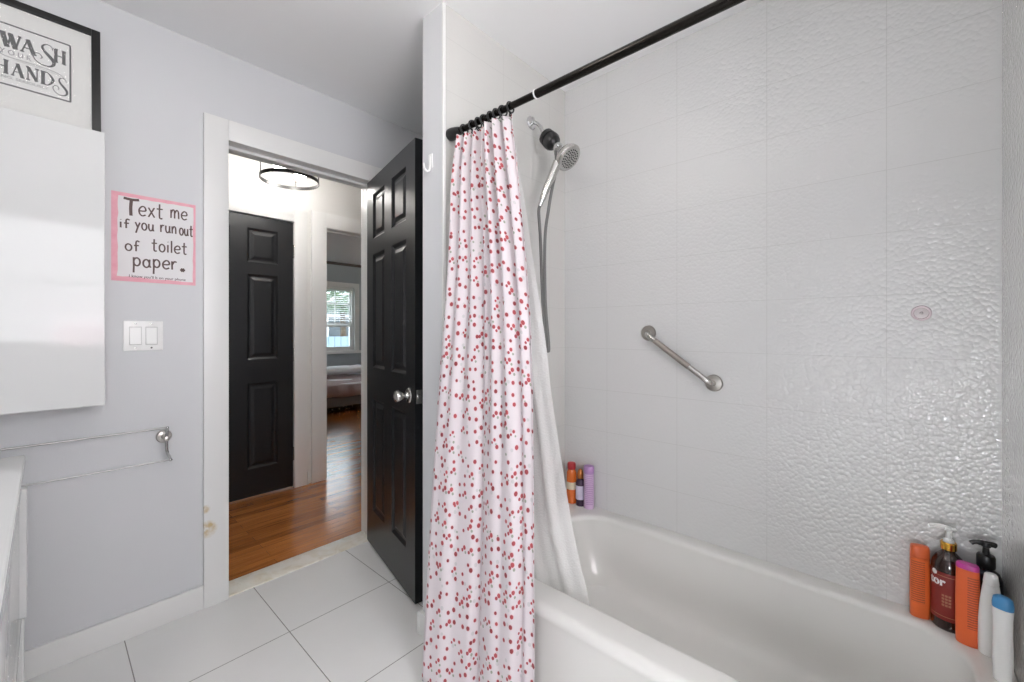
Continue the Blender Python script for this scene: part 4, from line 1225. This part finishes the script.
# outside
b = bm_new(); add_box(b, -2, 14, YB + .3, 20, -.9, -.8); struct('ground', b, M['grass'])
fn = thing('garden_fence', 'grey blue board fence outside the bedroom window', 'fence', (5.0, 9.6, -.8))
b = bm_new()
for k in range(34): add_box(b, -2.6 + k * .15, -2.6 + k * .15 + .142, -.012, .012, 0, 1.86, .004)
obj('boards', b, M['fence'], fn)
b = bm_new(); add_box(b, -2.6, 2.5, .012, .05, .3, .4); add_box(b, -2.6, 2.5, .012, .05, 1.5, 1.6); obj('rails', b, M['fence'], fn)
hs = thing('neighbour_house', 'pale sided house beyond the garden fence', 'house', (5.6, 13.0, -.8))
b = bm_new()
for k in range(18):
    z = k * .16
    rings(b, [[Vector((-3, -.03, z)), Vector((-3, 0, z + .165)), Vector((-3, .12, z + .165)), Vector((-3, .12, z))], [Vector((3, -.03, z)), Vector((3, 0, z + .165)), Vector((3, .12, z + .165)), Vector((3, .12, z))]])
obj('siding', b, M['siding'], hs)
b = bm_new(); add_box(b, .2, 1.0, -.06, .02, 1.3, 2.5, .01); ho_ = obj('window_frame', b, M['white_trim'], hs)
b = bm_new(); add_box(b, .28, .92, -.07, -.055, 1.38, 2.42); obj('pane', b, pm('dark_glass', (60, 70, 76), .1), ho_)
b = bm_new()
rings(b, [[Vector((-3.3, -.5, 2.85)), Vector((-3.3, 1.6, 3.3)), Vector((-3.3, 1.6, 3.2)), Vector((-3.3, -.5, 2.75))], [Vector((3.3, -.5, 2.85)), Vector((3.3, 1.6, 3.3)), Vector((3.3, 1.6, 3.2)), Vector((3.3, -.5, 2.75))]])
obj('roof', b, M['rail_wood'], hs)
tr = thing('garden_tree', 'leafy green tree hanging over the garden fence', 'tree', (5.2, 10.6, -.8))
b = bm_new(); tube(b, [(0, 0, 0), (.02, 0, 1.4), (.0, .05, 2.7)], [.12, .09, .05], 10); obj('trunk', b, pm('bark', (90, 76, 62), .9), tr)
b = bm_new()
for k in range(900):
    a = random.uniform(0, 2 * PI); rr_ = 1.2 * random.random() ** .5; zz = 2.75 + random.uniform(-.3, .5)
    c = Vector((rr_ * math.cos(a), .5 * rr_ * math.sin(a), zz)); n1 = Vector((random.uniform(-1, 1), random.uniform(-1, 1), random.uniform(-1, 1))).normalized(); n2 = n1.orthogonal().normalized()
    l_ = random.uniform(.05, .1)
    b.faces.new([b.verts.new(c + q_) for q_ in (n1 * l_, n2 * l_ * .45, -n1 * l_, -n2 * l_ * .45)])
obj('foliage', b, M['foliage'], tr)

# ------------------------------------------------------------------ world, camera, view
wd = bpy.data.worlds.new('World'); S.world = wd; wd.use_nodes = True
bg = wd.node_tree.nodes['Background']; bg.inputs[0].default_value = (.80, .90, 1.0, 1); bg.inputs[1].default_value = 4.5

cd = bpy.data.cameras.new('Camera'); cam = bpy.data.objects.new('Camera', cd); COL.objects.link(cam)
cam.location = (0, 0, CAMZ)
F = Vector((.7433, .669, 0))
cam.rotation_euler = F.to_track_quat('-Z', 'Y').to_euler()
cd.sensor_width = 36; cd.lens = 36 * 420 / 1024; cd.shift_y = -10 / 1024; cd.clip_start = .01
S.camera = cam
vs = S.view_settings
vs.view_transform = 'Standard'; vs.look = 'None'; vs.gamma = 1; vs.use_curve_mapping = False
vs.exposure = 0.42
S.cycles.max_bounces = 10; S.cycles.diffuse_bounces = 6; S.cycles.glossy_bounces = 5; S.cycles.transparent_max_bounces = 10
S.cycles.sample_clamp_indirect = 6
S.cycles.caustics_reflective = False; S.cycles.caustics_refractive = False
